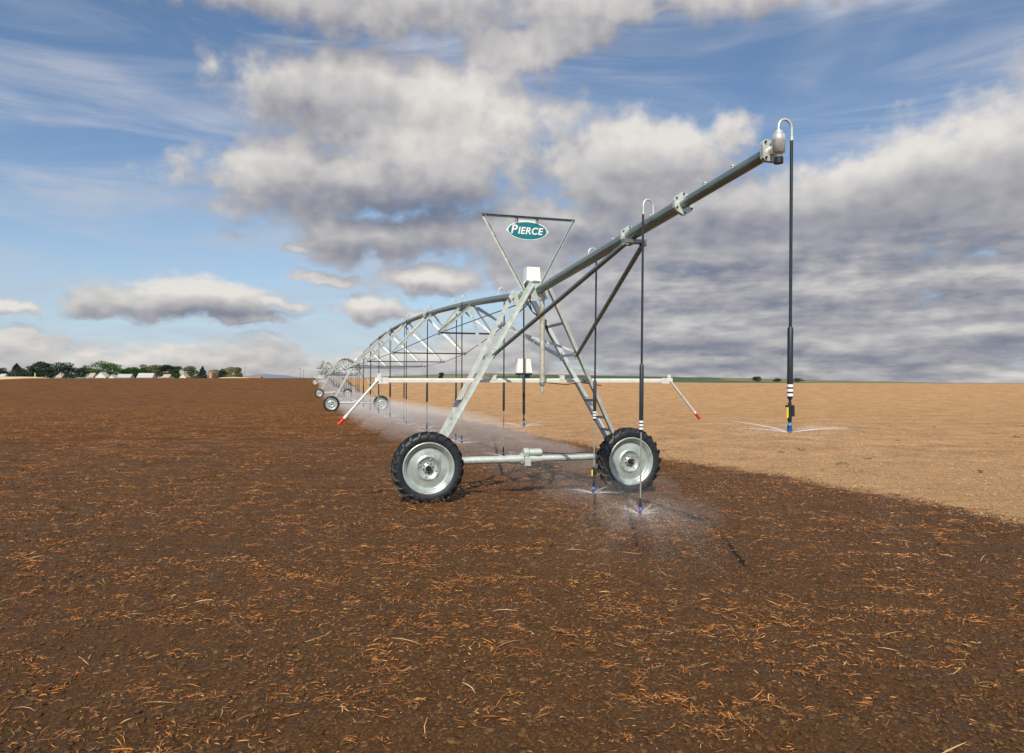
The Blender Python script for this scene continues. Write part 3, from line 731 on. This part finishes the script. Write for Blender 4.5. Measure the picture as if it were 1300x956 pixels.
M_drop=bpy.data.materials.new('water_drops'); n,l=nt(M_drop); b=n['Principled BSDF']; b.inputs['Base Color'].default_value=(.96,.955,.94,1); b.inputs['Roughness'].default_value=.25; b.inputs['Transmission Weight'].default_value=.12; b.inputs['IOR'].default_value=1.33
tcx=n.new('ShaderNodeTexNoise'); tcx.inputs['Scale'].default_value=40; mr=n.new('ShaderNodeMapRange'); mr.inputs[3].default_value=.15; mr.inputs[4].default_value=.4; l.new(tcx.outputs['Fac'],mr.inputs[0]); l.new(mr.outputs[0],b.inputs['Roughness'])
spray()

def mist():
    # one long low bank of spray following the line of sprinklers
    ts=np.concatenate([np.arange(-1.5,60,1.0),np.arange(60,290,3.0)]); n=20; V=[]; Fc=[]
    for i,t in enumerate(ts):
        k=t/50.0; kk=min(max(int(k),0),7); fr=k-kk
        base=pos[kk]*(1-fr)+pos[min(kk+1,8)]*fr if t>0 else pos[0]+Vector((BY*(-t),-BX*(-t),0))
        grow=min(1,max(0,(t+1.5)/22))
        w=(3.5*(.40+.60*grow))*(1+.10*math.sin(t*.9)+.07*math.sin(t*2.3)); h=(.50+.62*grow)*(1+.13*math.sin(t*1.3+1)+.10*math.sin(t*.37)+.07*math.sin(t*3.1)); 
        if i==0 or i==len(ts)-1: w*=.05;h*=.05
        for j in range(n):
            a=math.pi*j/(n-1); x=-math.cos(a)*w+1.9; z=math.sin(a)**.85*h if 0<j<n-1 else 0
            wx=base.x+BX*x; wy=base.y+BY*x
            V.append((wx,wy,tz(wx,wy)-.12+z*1.0+.0))
        # underside point row closes the bank just under the soil
    ns=len(ts)
    fq=[]
    for i in range(ns-1):
        for j in range(n-1):
            a=i*n+j; fq.append((a,a+n,a+n+1,a+1))
        fq.append((i*n+n-1,(i+1)*n+n-1,(i+1)*n,i*n))
    mb=MB(); mb.add(V,fq,0,True); mb.add(V[:n],[tuple(range(n))]); mb.add(V[-n:],[tuple(reversed(range(n)))])
    m=bpy.data.materials.new('spray_mist'); nn,l=nt(m); nn.remove(nn['Principled BSDF']); o=nn['Material Output']
    v=nn.new('ShaderNodeVolumePrincipled'); v.inputs['Color'].default_value=(1,.975,.94,1); v.inputs['Density'].default_value=.048; v.inputs['Anisotropy'].default_value=-.1
    l.new(v.outputs[0],o.inputs['Volume'])
    ob=mb.build('water_mist',m); 
    bm=bmesh.new(); bm.from_mesh(ob.data); bmesh.ops.remove_doubles(bm,verts=bm.verts,dist=1e-4); bmesh.ops.recalc_face_normals(bm,faces=bm.faces); bm.to_mesh(ob.data); bm.free()
    tag(ob,'pale bank of fine water mist drifting under the far spans','mist',kind='stuff')
mist()
def spray_cloud(i,r,h,dx,den,lab):
    N=Mw@Vector(NOZ[i]); m=MB(); n=20; vs=[];fs=[]
    prof=[(r*math.cos(a)*(1 if a>0 else .9),h*math.sin(a)*(1 if a>0 else .5)) for a in [math.pi/2*(1-2*k/14) for k in range(15)]]
    prof=[(max(p[0],.002)*(1+.0*p[1]),p[1]) for p in prof]
    m.lathe(prof,(0,0,0),'z',28)
    mm=bpy.data.materials.new('fine_spray'); nn,l=nt(mm); nn.remove(nn['Principled BSDF'])
    v=nn.new('ShaderNodeVolumePrincipled'); v.inputs['Color'].default_value=(1,.98,.95,1); v.inputs['Density'].default_value=den; l.new(v.outputs[0],nn['Material Output'].inputs['Volume'])
    o=m.build('fine_mist',mm,None,N+Vector((dx,0,-.05))); o.rotation_euler=(0,0,rng.uniform(0,3))
    bm=bmesh.new(); bm.from_mesh(o.data); bmesh.ops.remove_doubles(bm,verts=bm.verts,dist=.01); bmesh.ops.holes_fill(bm,edges=[e for e in bm.edges if e.is_boundary],sides=0); bmesh.ops.recalc_face_normals(bm,faces=bm.faces); bm.to_mesh(o.data); bm.free()
    tag(o,lab,'mist',kind='stuff')
spray_cloud(-3,.95,.34,.25,.055,'soft white mist round the lowest front sprinkler head')
spray_cloud(-2,.95,.26,.0,.04,'soft mist round the sprinkler head in front of the right wheel')

# ------------------------------------------------------------------ far hills
def hillmat():
    m=bpy.data.materials.new('far_fields'); n,l=nt(m); b=n['Principled BSDF']; b.inputs['Roughness'].default_value=.95
    g=n.new('ShaderNodeNewGeometry'); mp=n.new('ShaderNodeMapping'); mp.inputs['Scale'].default_value=(.0012,.0042,.0); l.new(g.outputs['Position'],mp.inputs[0])
    v=n.new('ShaderNodeTexVoronoi'); v.inputs['Scale'].default_value=1.6; l.new(mp.outputs[0],v.inputs['Vector'])
    r=n.new('ShaderNodeValToRGB'); e=r.color_ramp.elements; r.color_ramp.interpolation='CONSTANT'
    for p,c in ((0,(.19,.18,.08)),(.3,(.06,.11,.035)),(.52,(.26,.21,.10)),(.7,(.10,.13,.05)),(.85,(.05,.095,.03))):
        q=e[0] if p==0 else e.new(p); q.position=p; q.color=list(c)+[1]
    s=n.new('ShaderNodeSeparateColor'); l.new(v.outputs['Color'],s.inputs[0]); l.new(s.outputs[0],r.inputs[0])
    nz=n.new('ShaderNodeTexNoise'); nz.inputs['Scale'].default_value=.02; nz.inputs['Detail'].default_value=6; l.new(g.outputs['Position'],nz.inputs['Vector'])
    mx=n.new('ShaderNodeMix'); mx.data_type='RGBA'; mx.blend_type='MULTIPLY'; mx.inputs[0].default_value=.5; l.new(r.outputs[0],mx.inputs[6]); l.new(nz.outputs['Color'],mx.inputs[7])
    mx2=n.new('ShaderNodeMix'); mx2.data_type='RGBA'; mx2.inputs[0].default_value=.35; l.new(mx.outputs[2],mx2.inputs[6]); l.new(r.outputs[0],mx2.inputs[7])
    l.new(mx2.outputs[2],b.inputs['Base Color']); return m
def ridge(name,prof,Y0,Y1,m,n=160,rows=24,rough=.4,kind='structure',sink=6):
    pxs=np.linspace(prof[0][0],prof[-1][0],n); top=np.interp(pxs,[p[0] for p in prof],[p[1] for p in prof])
    V=[];Fq=[]
    for j in range(rows+6):
        f=j/(rows-1)
        Y=Y0+(Y1-Y0)*min(f,1)+max(0,f-1)*(Y1-Y0)*1.2
        for px,ty in zip(pxs,top):
            zt=CAMZ+(HY-ty)/F*Y1; X=(px-650)/F*Y
            f1=min(f,1); z=-sink+(zt+sink)*(f1*f1*(3-2*f1))
            if f>1: z=zt-(f-1)*4*(zt+sink)*1.0
            V.append((X,Y,z+rough*math.sin(px*.11+j)*f1))
    for j in range(rows+5):
        for i in range(n-1):
            a=j*n+i; Fq.append((a,a+1,a+n+1,a+n))
    o=npmesh(name,V,Fq,m,4,True); tag(o,kind=kind); return o
hm=hillmat()
ridge('hills',[(395,486),(440,481.5),(490,478),(560,475.5),(620,474.3),(700,475.2),(780,477.0),(850,478.6),(920,479.8),(990,481.2),(1060,483.2),(1150,485.2),(1220,486.5)],1000,1900,hm)
m_ridge=mat('distant_ridge_haze_blue',(.17,.21,.28),.95,0,.15,.002)  # blue of distance haze painted straight into the mountain's base colour
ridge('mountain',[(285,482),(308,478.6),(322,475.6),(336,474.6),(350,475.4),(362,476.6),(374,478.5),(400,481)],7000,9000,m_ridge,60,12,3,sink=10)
# dry grass bank at the left edge
m_dry=mat('dry_grass',(.62,.46,.24),.95,0,.2,.4,.4,3)
ridge('grass_bank',[(-60,477.5),(0,478.0),(25,478.0),(45,478.6),(62,479.9),(80,481.5)],250,330,m_dry,60,10,.05,sink=0)
ridge('grass_bank',[(270,481),(282,478.9),(300,478.5),(312,479.0),(325,481)],380,420,m_dry,30,8,.03,sink=0)

# ------------------------------------------------------------------ trees and farm buildings
def leafmat(name,c):
    a=tuple(v*.6 for v in c); b=tuple(v*1.5 for v in c)
    return island_mat(name,[a,c,b,c],.8)
GR={'dark':leafmat('dark_foliage',(.028,.048,.030)),'mid':leafmat('mid_foliage',(.045,.080,.028)),'bright':leafmat('bright_foliage',(.062,.115,.030)),'olive':leafmat('olive_foliage',(.12,.125,.055)),'yellow':leafmat('yellow_foliage',(.21,.19,.09))}
bark=mat('bark',(.11,.08,.055),.9,0,.3,3)
def tree(px,top,wpx,Y,kind,label,basepx=481.5,conifer=False,group='trees along the far edge of the field'):
    base=W(px,basepx,Y); base.z=min(base.z,tz(base.x,base.y)+.0); H=(CAMZ+(HY-top)/F*Y-base.z)*1.02; Wd=wpx/F*Y*1.45
    r=empty('tree' if not conifer else 'conifer_tree',base); tag(r,label,'tree',group)
    rr=np.random.default_rng(int(px*7)+3); m=MB()
    m.tube([(0,0,-.3),(0.05*H*.2,0,H*.35),(0,0,H*(.92 if conifer else .7))],[.035*H,.024*H,.006*H],8)
    limbs=[]
    for i in range(7):
        a=rr.uniform(0,6.28); z0=H*rr.uniform(.22,.5); e=Vector((math.cos(a)*Wd*.32,math.sin(a)*Wd*.32,H*rr.uniform(.55,.85))); m.tube([(0,0,z0),e*.5+Vector((0,0,z0*.45)),e],[.014*H,.010*H,.004*H],6)
    m.build('trunk',bark,r)
    nc=12 if not conifer else 9; C=[]
    for i in range(nc):
        if conifer:
            f=(i+.5)/nc; z=H*(.12+.86*f); R=Wd*.5*(1-f)*1.0+.25; C.append((rr.normal(0,.12)*R,rr.normal(0,.12)*R,z,R,H*.10))
        else:
            a=rr.uniform(0,6.28); q=rr.uniform(.1,1)**.6; z=H*rr.uniform(.22,.86); k=1-abs(z/H-.48)*1.15
            C.append((math.cos(a)*q*Wd*.40*k,math.sin(a)*q*Wd*.40*k,z,Wd*rr.uniform(.15,.27),H*rr.uniform(.10,.17)))
    if not conifer: C.append((rr.normal(0,.05)*Wd,0,H*.84,Wd*.2,H*.15)); C.append((0,0,H*.5,Wd*.32,H*.24))
    C=np.array(C); n=4200; k=rr.integers(0,len(C),n); d=rr.normal(size=(n,3)); d/=np.linalg.norm(d,axis=1)[:,None]; rad=rr.uniform(.25,1.05,n)**.5
    P=C[k,:3]+d*rad[:,None]*np.stack([C[k,3],C[k,3],C[k,4]],-1); P[:,2]=np.clip(P[:,2],.3,H)
    s=rr.uniform(.16,.36,n)*max(H/10,.6); u=rr.normal(size=(n,3)); u/=np.linalg.norm(u,axis=1)[:,None]; v=np.cross(u,rr.normal(size=(n,3))); v/=np.linalg.norm(v,axis=1)[:,None]
    V=np.stack([P-u*s[:,None],P+v*s[:,None]*.7,P+u*s[:,None],P-v*s[:,None]*.7],1).reshape(-1,3)
    npmesh('crown',V,np.arange(4*n).reshape(-1,4),GR[kind],4,False,r)
TR=[(2,466.5,14,'dark','dark tree cut by the left edge of the view',0),(21,462,24,'dark','dark pointed tree, second from the left edge above the pale grass bank',1),(38,464,18,'dark','low dark tree between the pointed tree and the broad two-humped one',0),
(50,459,16,'dark','tall narrow dark tree at the left of the two-humped clump',0),(60,461,20,'dark','broad dark tree at the right of the two-humped clump',0),(84,459.8,27,'dark','large round dark tree standing alone left of the last dark shrubby tree',0),(107,463.5,22,'dark','ragged dark tree just left of the white gabled house',0),
(132,458,27,'bright','tallest bright green tree, right behind the white gabled house',0),(152,467,16,'bright','low bright green tree above the left end of the long white shed',0),(164,466.5,14,'mid','low green tree above the right end of the long white shed',0),(172,466,12,'mid','narrow green tree between the long white shed and the cream house',0),
(183,462.8,17,'mid','green tree behind the cream house',0),(199,462.8,19,'olive','olive green tree just right of the cream house',0),(213,463,16,'dark','dark green tree left of the small cream hut',0),(222,465,14,'mid','green tree right of the small cream hut',0),
(241,464.5,16,'olive','loose olive green tree left of the dark conifer',0),(257,465.5,13,'dark','dark conifer right beside the red barn',1),(275,469,15,'yellow','yellowish tree right of the red barn',0),(283,468,9,'dark','small dark bush tree behind the yellowish tree',0),
(293,465.5,15,'yellow','pale yellow-green tree over the strip of dry grass',0),(303,466.5,11,'olive','thin olive tree at the right end of the tree line',0)]
for i,(px,top,w,k,lab,con) in enumerate(TR):
    tree(px,top,w,520+ (i*37)%60,k,lab,conifer=bool(con))
for px,top,w,lab in ((962,477.8,12,'low broad dark tree on the far right ridge, left one of three'),(986,479.5,9,'small dark tree on the far ridge beside the end hose'),(1012,479.6,14,'wide dark tree on the far ridge right of the end hose')):
    tree(px,top,w,1500,'dark',lab,basepx=484,group='trees on the far right ridge')
tree(560,472.8,7,1500,'dark','tiny dark tree on the far hill behind the left legs',basepx=479,group='trees on the far hill')

Bm={'white':mat('white_wall',(.62,.61,.57),.7,0,.05,.5),'cream':mat('cream_wall',(.66,.56,.42),.8,0,.08,.5),'red':mat('red_wall',(.38,.20,.13),.8,0,.12,.5),'roofw':mat('pale_metal_roof',(.50,.50,.49),.5,.2,.06,.6),'rooft':mat('tan_roof',(.42,.33,.24),.8,0,.1,.6),'roofr':mat('red_roof',(.30,.15,.10),.8,0,.1,.6),'glass':mat('dark_window',(.03,.04,.05),.2,0,.1,1),'blue':mat('blue_grey_wall',(.42,.50,.58),.7,0,.08,.5)}
def house(px0,px1,top,Y,wall,roof,label,cat='house',gable=False,hgt=.55,basepx=480.6,name='farm_house'):
    a=W(px0,basepx,Y); b=W(px1,basepx,Y); w=b.x-a.x; zb=min(a.z,tz((a.x+b.x)/2,Y)); H=CAMZ+(HY-top)/F*Y-zb; h=H*hgt; dp=max(6,w*.5)
    r=empty(name,((a.x+b.x)/2,Y,zb)); tag(r,label,cat,'farm buildings among the trees')
    m=MB(); m.box((0,dp/2,h/2-.15),(w,dp,h+.3))
    if gable: m.add([(-w/2,0,h),(w/2,0,h),(0,0,H-.12),(-w/2,dp,h),(w/2,dp,h),(0,dp,H-.12)],[(0,1,2),(3,5,4)])
    else: m.add([(-w/2,0,h),(-w/2,dp,h),(-w/2,dp/2,H-.12),(w/2,0,h),(w/2,dp,h),(w/2,dp/2,H-.12)],[(0,2,1),(3,4,5)])
    m.build('wall',Bm[wall],r)
    o=.35; t=.12; m=MB()
    if gable:
        for s in (-1,1):
            sl=(H-h)/(w/2); m.add([(0,-o,H),(0,dp+o,H),(s*(w/2+o),dp+o,h-sl*o),(s*(w/2+o),-o,h-sl*o),(0,-o,H-t),(0,dp+o,H-t),(s*(w/2+o),dp+o,h-sl*o-t),(s*(w/2+o),-o,h-sl*o-t)],[(0,1,2,3),(7,6,5,4),(0,3,7,4),(1,5,6,2),(3,2,6,7)])
    else:
        for s in (0,1):
            ye=-o if s==0 else dp+o; sl=(H-h)/(dp/2); m.add([(-w/2-o,dp/2,H),(w/2+o,dp/2,H),(w/2+o,ye,h-sl*o),(-w/2-o,ye,h-sl*o),(-w/2-o,dp/2,H-t),(w/2+o,dp/2,H-t),(w/2+o,ye,h-sl*o-t),(-w/2-o,ye,h-sl*o-t)],[(0,1,2,3),(7,6,5,4),(3,2,6,7),(0,3,7,4),(1,5,6,2)])
    m.build('roof',Bm[roof],r)
    m=MB(); m.box((w*.06,-.03,h*.36),(min(1.1,w*.15),.06,h*.68)); m.build('door',Bm['glass'] if wall!='red' else Bm['white'],r)
    for fx in (-.32,-.14,.3):
        m=MB(); m.box((w*fx,-.03,h*.55),(min(1.3,w*.1),.06,h*.32)); m.build('window',Bm['glass'],r)
house(121,134,472.3,500,'white','roofw','white gabled house below the tallest bright green tree',gable=True,hgt=.5)
house(137.5,145,476,496,'white','roofw','small white shed between the gabled house and the long shed','shed',gable=True,name='farm_shed')
house(148,165,474.8,505,'white','roofw','long low white shed under the low green trees','shed',name='farm_shed')
house(174,193,473.6,500,'cream','roofw','cream house with a pale roof in the middle of the tree line',hgt=.5)
house(206,214,475.0,498,'cream','rooft','small cream hut between two green trees','hut',name='farm_hut')
house(228,236,474.0,515,'cream','rooft','tan house at the gap left of the loose olive tree',gable=True)
house(263.5,269.5,470,500,'red','roofr','tall narrow red barn beside the dark conifer','barn',gable=True,hgt=.75,name='barn')
house(315,330,477.2,510,'red','roofr','low dark red shed at the right end of the tree line','shed',name='farm_shed',hgt=.5)
house(-2,4,474.5,505,'white','roofw','white house half cut by the left edge of the view')
house(72,78,474.5,515,'blue','rooft','blue grey shed glimpsed left of the large round dark tree','shed',name='farm_shed')
house(112,118,473.5,515,'blue','rooft','blue grey house showing left of the white gabled house')
# utility poles
for px,top,lab in ((381,467,'thin utility pole left of the vanishing machine, taller of the pair'),(385.5,469,'thin utility pole nearest the vanishing machine'),(44.5,473.5,'short pale post on the dry grass bank'),(311,466,'thin utility pole at the right end of the tree line')):
    Y=430 if px>100 else 300; p=W(px,481,Y); H=CAMZ+(HY-top)/F*Y-p.z
    r=empty('utility_pole',p); tag(r,lab,'pole','poles on the skyline')
    m=MB(); m.tube([(0,0,-1),(0,0,H)],[.14,.09] if px>100 else .2,8); m.build('pole',Bm['cream'] if px<100 else bark,r)
    if px>100: m=MB(); m.box((0,0,H-.6),(1.8,.12,.12)); m.build('crossarm',bark,r)

# ------------------------------------------------------------------ sky
SUN=Vector((-.13,-1.10,1.0)).normalized()
elev=math.asin(SUN.z); azim=math.atan2(SUN.x,SUN.y)
SKYSTR=.10
def world():
    w=bpy.data.worlds.new('World'); scene.world=w; w.use_nodes=True; n=w.node_tree.nodes; l=w.node_tree.links; n.clear()
    out=n.new('ShaderNodeOutputWorld'); bg=n.new('ShaderNodeBackground'); bg.inputs['Strength'].default_value=SKYSTR; l.new(bg.outputs[0],out.inputs[0])
    sky=n.new('ShaderNodeTexSky'); sky.sky_type='NISHITA'; sky.sun_disc=False; sky.sun_elevation=elev; sky.sun_rotation=azim; sky.altitude=300; sky.air_density=1.0; sky.dust_density=.6; sky.ozone_density=2.2
    def val(x,s):
        if isinstance(x,(int,float)): s.default_value=x
        else: l.new(x,s)
    def mth(op,a,b=None,c=None,cl=False):
        x=n.new('ShaderNodeMath'); x.operation=op; x.use_clamp=cl
        for i,q in enumerate((a,b,c)):
            if q is not None: val(q,x.inputs[i])
        return x.outputs[0]
    def vm(op,a,b):
        x=n.new('ShaderNodeVectorMath'); x.operation=op
        for i,q in enumerate((a,b)):
            if q is None: continue
            if isinstance(q,tuple): x.inputs[i].default_value=q
            else: l.new(q,x.inputs[i])
        return x.outputs['Value'] if op in('LENGTH','DOT_PRODUCT') else x.outputs[0]
    def vma(a,b,c):
        x=n.new('ShaderNodeVectorMath'); x.operation='MULTIPLY_ADD'; l.new(a,x.inputs[0]); x.inputs[1].default_value=b; x.inputs[2].default_value=c; return x.outputs[0]
    def comb(a,b,c=0.0):
        x=n.new('ShaderNodeCombineXYZ'); val(a,x.inputs[0]);val(b,x.inputs[1]);val(c,x.inputs[2]); return x.outputs[0]
    def noise(v,sc,det=6,ro=.55,dist=0):
        x=n.new('ShaderNodeTexNoise'); x.noise_dimensions='2D'; x.inputs['Scale'].default_value=sc; x.inputs['Detail'].default_value=det; x.inputs['Roughness'].default_value=ro; x.inputs['Distortion'].default_value=dist; l.new(v,x.inputs['Vector']); return x.outputs['Fac']
    def ss(v,a,b,c=0.0,d=1.0):
        x=n.new('ShaderNodeMapRange'); x.interpolation_type='SMOOTHSTEP'; val(v,x.inputs[0])
        for i,q in zip((1,2,3,4),(a,b,c,d)): x.inputs[i].default_value=q
        return x.outputs[0]
    def mix(f,a,b,bt='MIX'):
        x=n.new('ShaderNodeMix'); x.data_type='RGBA'; x.blend_type=bt; val(f,x.inputs[0])
        for i,q in ((6,a),(7,b)):
            if isinstance(q,tuple): x.inputs[i].default_value=list(q)+[1]
            else: l.new(q,x.inputs[i])
        return x.outputs[2]
    tc=n.new('ShaderNodeTexCoord'); sep=n.new('ShaderNodeSeparateXYZ'); l.new(tc.outputs['Generated'],sep.inputs[0]); x,y,z=sep.outputs
    A=mth('ARCTAN2',x,y); h=mth('SQRT',mth('ADD',mth('MULTIPLY',x,x),mth('MULTIPLY',y,y))); E=mth('DIVIDE',z,mth('MAXIMUM',h,.02)); 
    def AE(px,py): a=math.atan((px-650)/F); return a,(HY-py)/F*math.cos(a)
    def blen(Pv,px,py,rx,ry,rot=0):
        a,e=AE(px,py)
        if rot:
            d=vm('SUBTRACT',Pv,(a,e,0)); c,sn=math.cos(rot),math.sin(rot)
            return vm('LENGTH',comb(vm('DOT_PRODUCT',d,(c/(rx/F),sn/(rx/F),0)),vm('DOT_PRODUCT',d,(-sn/(ry/F),c/(ry/F),0))),None)
        return vm('LENGTH',vma(Pv,(F/rx,F/ry,0),(-a*F/rx,-e*F/ry,0)),None)
    def blob(Pv,px,py,rx,ry): return mth('SUBTRACT',1.0,blen(Pv,px,py,rx,ry))
    # cloud masses: (x, y, half width, half height, tilt) as seen from the field
    CL=[(430,110,150,62,.05),(500,128,200,56,.10),(560,185,175,80,0),(640,165,75,62,0),(420,232,180,58,0),(490,298,150,38,0),(350,218,95,38,0),
        (430,-5,300,50,0),(850,-5,330,45,0),(700,50,150,40,.2),
        (800,215,135,75,0),(870,190,85,52,0),(900,290,330,75,0),(690,300,120,60,0),
        (1290,205,190,95,.28),(1150,245,190,78,.28),(1030,275,170,70,.15),
        (1080,400,430,110,0),(820,380,170,60,0),(760,420,130,55,0),(690,352,60,24,0),
        (245,378,108,29,0),(185,384,72,22,0),(468,393,44,19,0),(545,357,62,19,0),(422,355,38,10,0),(500,398,90,8,0),
        (357,382,26,7,0),(310,404,38,8,0),(10,388,30,9,0),(368,315,24,9,0),
        (60,466,130,24,0),(200,460,120,22,0),(320,456,80,26,0),(430,474,70,13,0),(20,440,60,20,0),(560,462,150,20,0),(640,448,90,24,0),(250,470,400,14,0),(700,478,700,12,0)]
    def density(Pv,det,band):
        D=None; Pw=vm('ADD',Pv,WARP)
        for c in CL:
            q=blen(Pw,*c); D=q if D is None else mth('MINIMUM',D,q)
        D=mth('MINIMUM',mth('SUBTRACT',1.0,D),.62)
        s=n.new('ShaderNodeSeparateXYZ'); l.new(Pv,s.inputs[0])
        ee=mth('ADD',s.outputs[1],.05)
        N=comb(mth('MULTIPLY',s.outputs[0],2.5),mth('MULTIPLY',mth('LOGARITHM',mth('ADD',mth('MAXIMUM',ee,.0),.14),2.718),1.45),.37)
        nz=noise(N,2.7,det,.56,.0)
        nz2=noise(N,13.0,max(det-4,1),.5)
        # in the low right the layer breaks into long bands
        Bn=comb(mth('MULTIPLY',s.outputs[0],5.5),mth('MULTIPLY',s.outputs[1],25.0),1.7); bz=noise(Bn,1.0,5,.60,.08)
        wb=mth('MULTIPLY',ss(s.outputs[0],.02,.22),ss(s.outputs[1],.24,.13))
        D=mth('ADD',D,mth('MULTIPLY',mth('SUBTRACT',nz,.5),1.25))
        D=mth('ADD',D,mth('MULTIPLY',mth('SUBTRACT',nz2,.5),.60))
        D=mth('ADD',D,mth('MULTIPLY',wb,mth('MULTIPLY',mth('SUBTRACT',bz,.40),1.3)))
        return D,bz,wb
    P00=comb(A,E,0.0); wn=n.new('ShaderNodeTexNoise'); wn.noise_dimensions='2D'; wn.inputs['Scale'].default_value=17; wn.inputs['Detail'].default_value=4; l.new(P00,wn.inputs['Vector'])
    P0=P00; WARP=vm('MULTIPLY',vm('SUBTRACT',wn.outputs['Color'],(.5,.5,.5)),(.11,.040,0)); D0,B0,W0=density(P0,7,True); dl=mth('ADD',.008,mth('MULTIPLY',mth('MAXIMUM',E,0),.10)); P1=vm('ADD',P0,comb(mth('MULTIPLY',dl,-.5),dl)); D1,_b,_w=density(P1,4,True)
    alpha=ss(D0,-.20,.40)
    g=mth('SUBTRACT',D0,D1)
    L=mth('ADD',.58,mth('MULTIPLY',g,.40)); L=mth('ADD',L,mth('MULTIPLY',W0,mth('MULTIPLY',mth('SUBTRACT',B0,.48),1.15)))
    TN=[(610,150,190,100,.30),(500,190,150,60,.14),(520,272,190,48,-.44),(480,318,170,26,-.20),(245,366,130,22,.30),(255,396,130,12,-.25),(470,384,60,14,.35),(545,350,70,14,.25),
        (1180,165,230,55,.30),(1160,290,280,80,-.17),(850,300,260,60,-.18),(840,175,160,60,.20),(1000,345,500,40,-.14),(1020,440,560,110,-.17),(150,455,300,30,.20),(560,455,200,28,.20),(640,5,500,50,-.20),(370,130,80,60,-.14),(745,300,80,30,-.1)]
    for (px,py,rx,ry,am) in TN:
        q=mth('MAXIMUM',blob(P0,px,py,rx,ry),0.0); L=mth('ADD',L,mth('MULTIPLY',ss(q,0,1),am))
    # thick parts go grey
    L=mth('SUBTRACT',L,ss(D0,.5,1.3,0,.14))
    rp=n.new('ShaderNodeValToRGB'); e=rp.color_ramp.elements; e[0].position=0; e[0].color=(.16,.19,.27,1); e[1].position=1; e[1].color=(.84,.80,.75,1)
    for p,c in ((.25,(.255,.265,.325)),(.5,(.42,.41,.435)),(.75,(.63,.61,.595))):
        q=e.new(p); q.color=list(c)+[1]
    l.new(mth('MULTIPLY',L,1.0,cl=True),rp.inputs[0])
    cloud=mix(1.0,rp.outputs[0],(1/SKYSTR*CLG,)*3,'MULTIPLY')
    # high thin cirrus
    C1=comb(mth('ADD',mth('MULTIPLY',A,1.3),mth('MULTIPLY',E,.7)),mth('MULTIPLY',E,7.5),.9); cz=noise(C1,2.0,6,.62,.5)
    C2=comb(mth('MULTIPLY',A,2.2),mth('MULTIPLY',E,5.0),3.1); cz2=noise(C2,1.2,3,.55,.3)
    cir=mth('MULTIPLY',ss(cz,.34,.74),ss(cz2,.32,.60,.30,.85))
    cir=mth('ADD',cir,mth('MULTIPLY',ss(A,.0,.5),mth('MULTIPLY',ss(E,.30,.5),mth('MULTIPLY',ss(cz2,.3,.6),.55))),cl=True)
    # sky colour: Nishita, a little deeper overhead in the east
    skyc=mix(1.0,sky.outputs[0],SKYT,'MULTIPLY')
    base=mix(cir,skyc,tuple(c/SKYSTR*CLG for c in (.52,.56,.66)))
    # whitening low down
    base=mix(ss(E,.34,.0,0,.50),base,tuple(c/SKYSTR*CLG for c in (.50,.62,.74)))
    fin=mix(mth('MULTIPLY',alpha,.96),base,cloud)
    l.new(fin,bg.inputs[0])
    w.cycles.sampling_method='MANUAL'; w.cycles.sample_map_resolution=512
CLG=1.0; SKYT=(1.12,1.18,1.22)
world()
sun=bpy.data.lights.new('sun','SUN'); sun.energy=4.9; sun.angle=math.radians(.55); sun.color=(1.0,.915,.79)
so=bpy.data.objects.new('sun',sun); col.objects.link(so); so.rotation_euler=SUN.to_track_quat('Z','Y').to_euler(); so.location=(-20,-60,60)

cam=bpy.data.cameras.new('camera'); cam.sensor_width=36; cam.lens=F/1300*36; cam.shift_y=8/1300; cam.clip_start=.05; cam.clip_end=30000
co=bpy.data.objects.new('camera',cam); col.objects.link(co); co.location=(0,0,CAMZ); co.rotation_euler=(math.pi/2,0,0); scene.camera=co
scene.render.engine='CYCLES'
vs=scene.view_settings; vs.view_transform='Standard'; vs.look='None'; vs.exposure=-.08; vs.gamma=1; vs.use_curve_mapping=False
scene.cycles.volume_bounces=1; scene.cycles.max_bounces=8
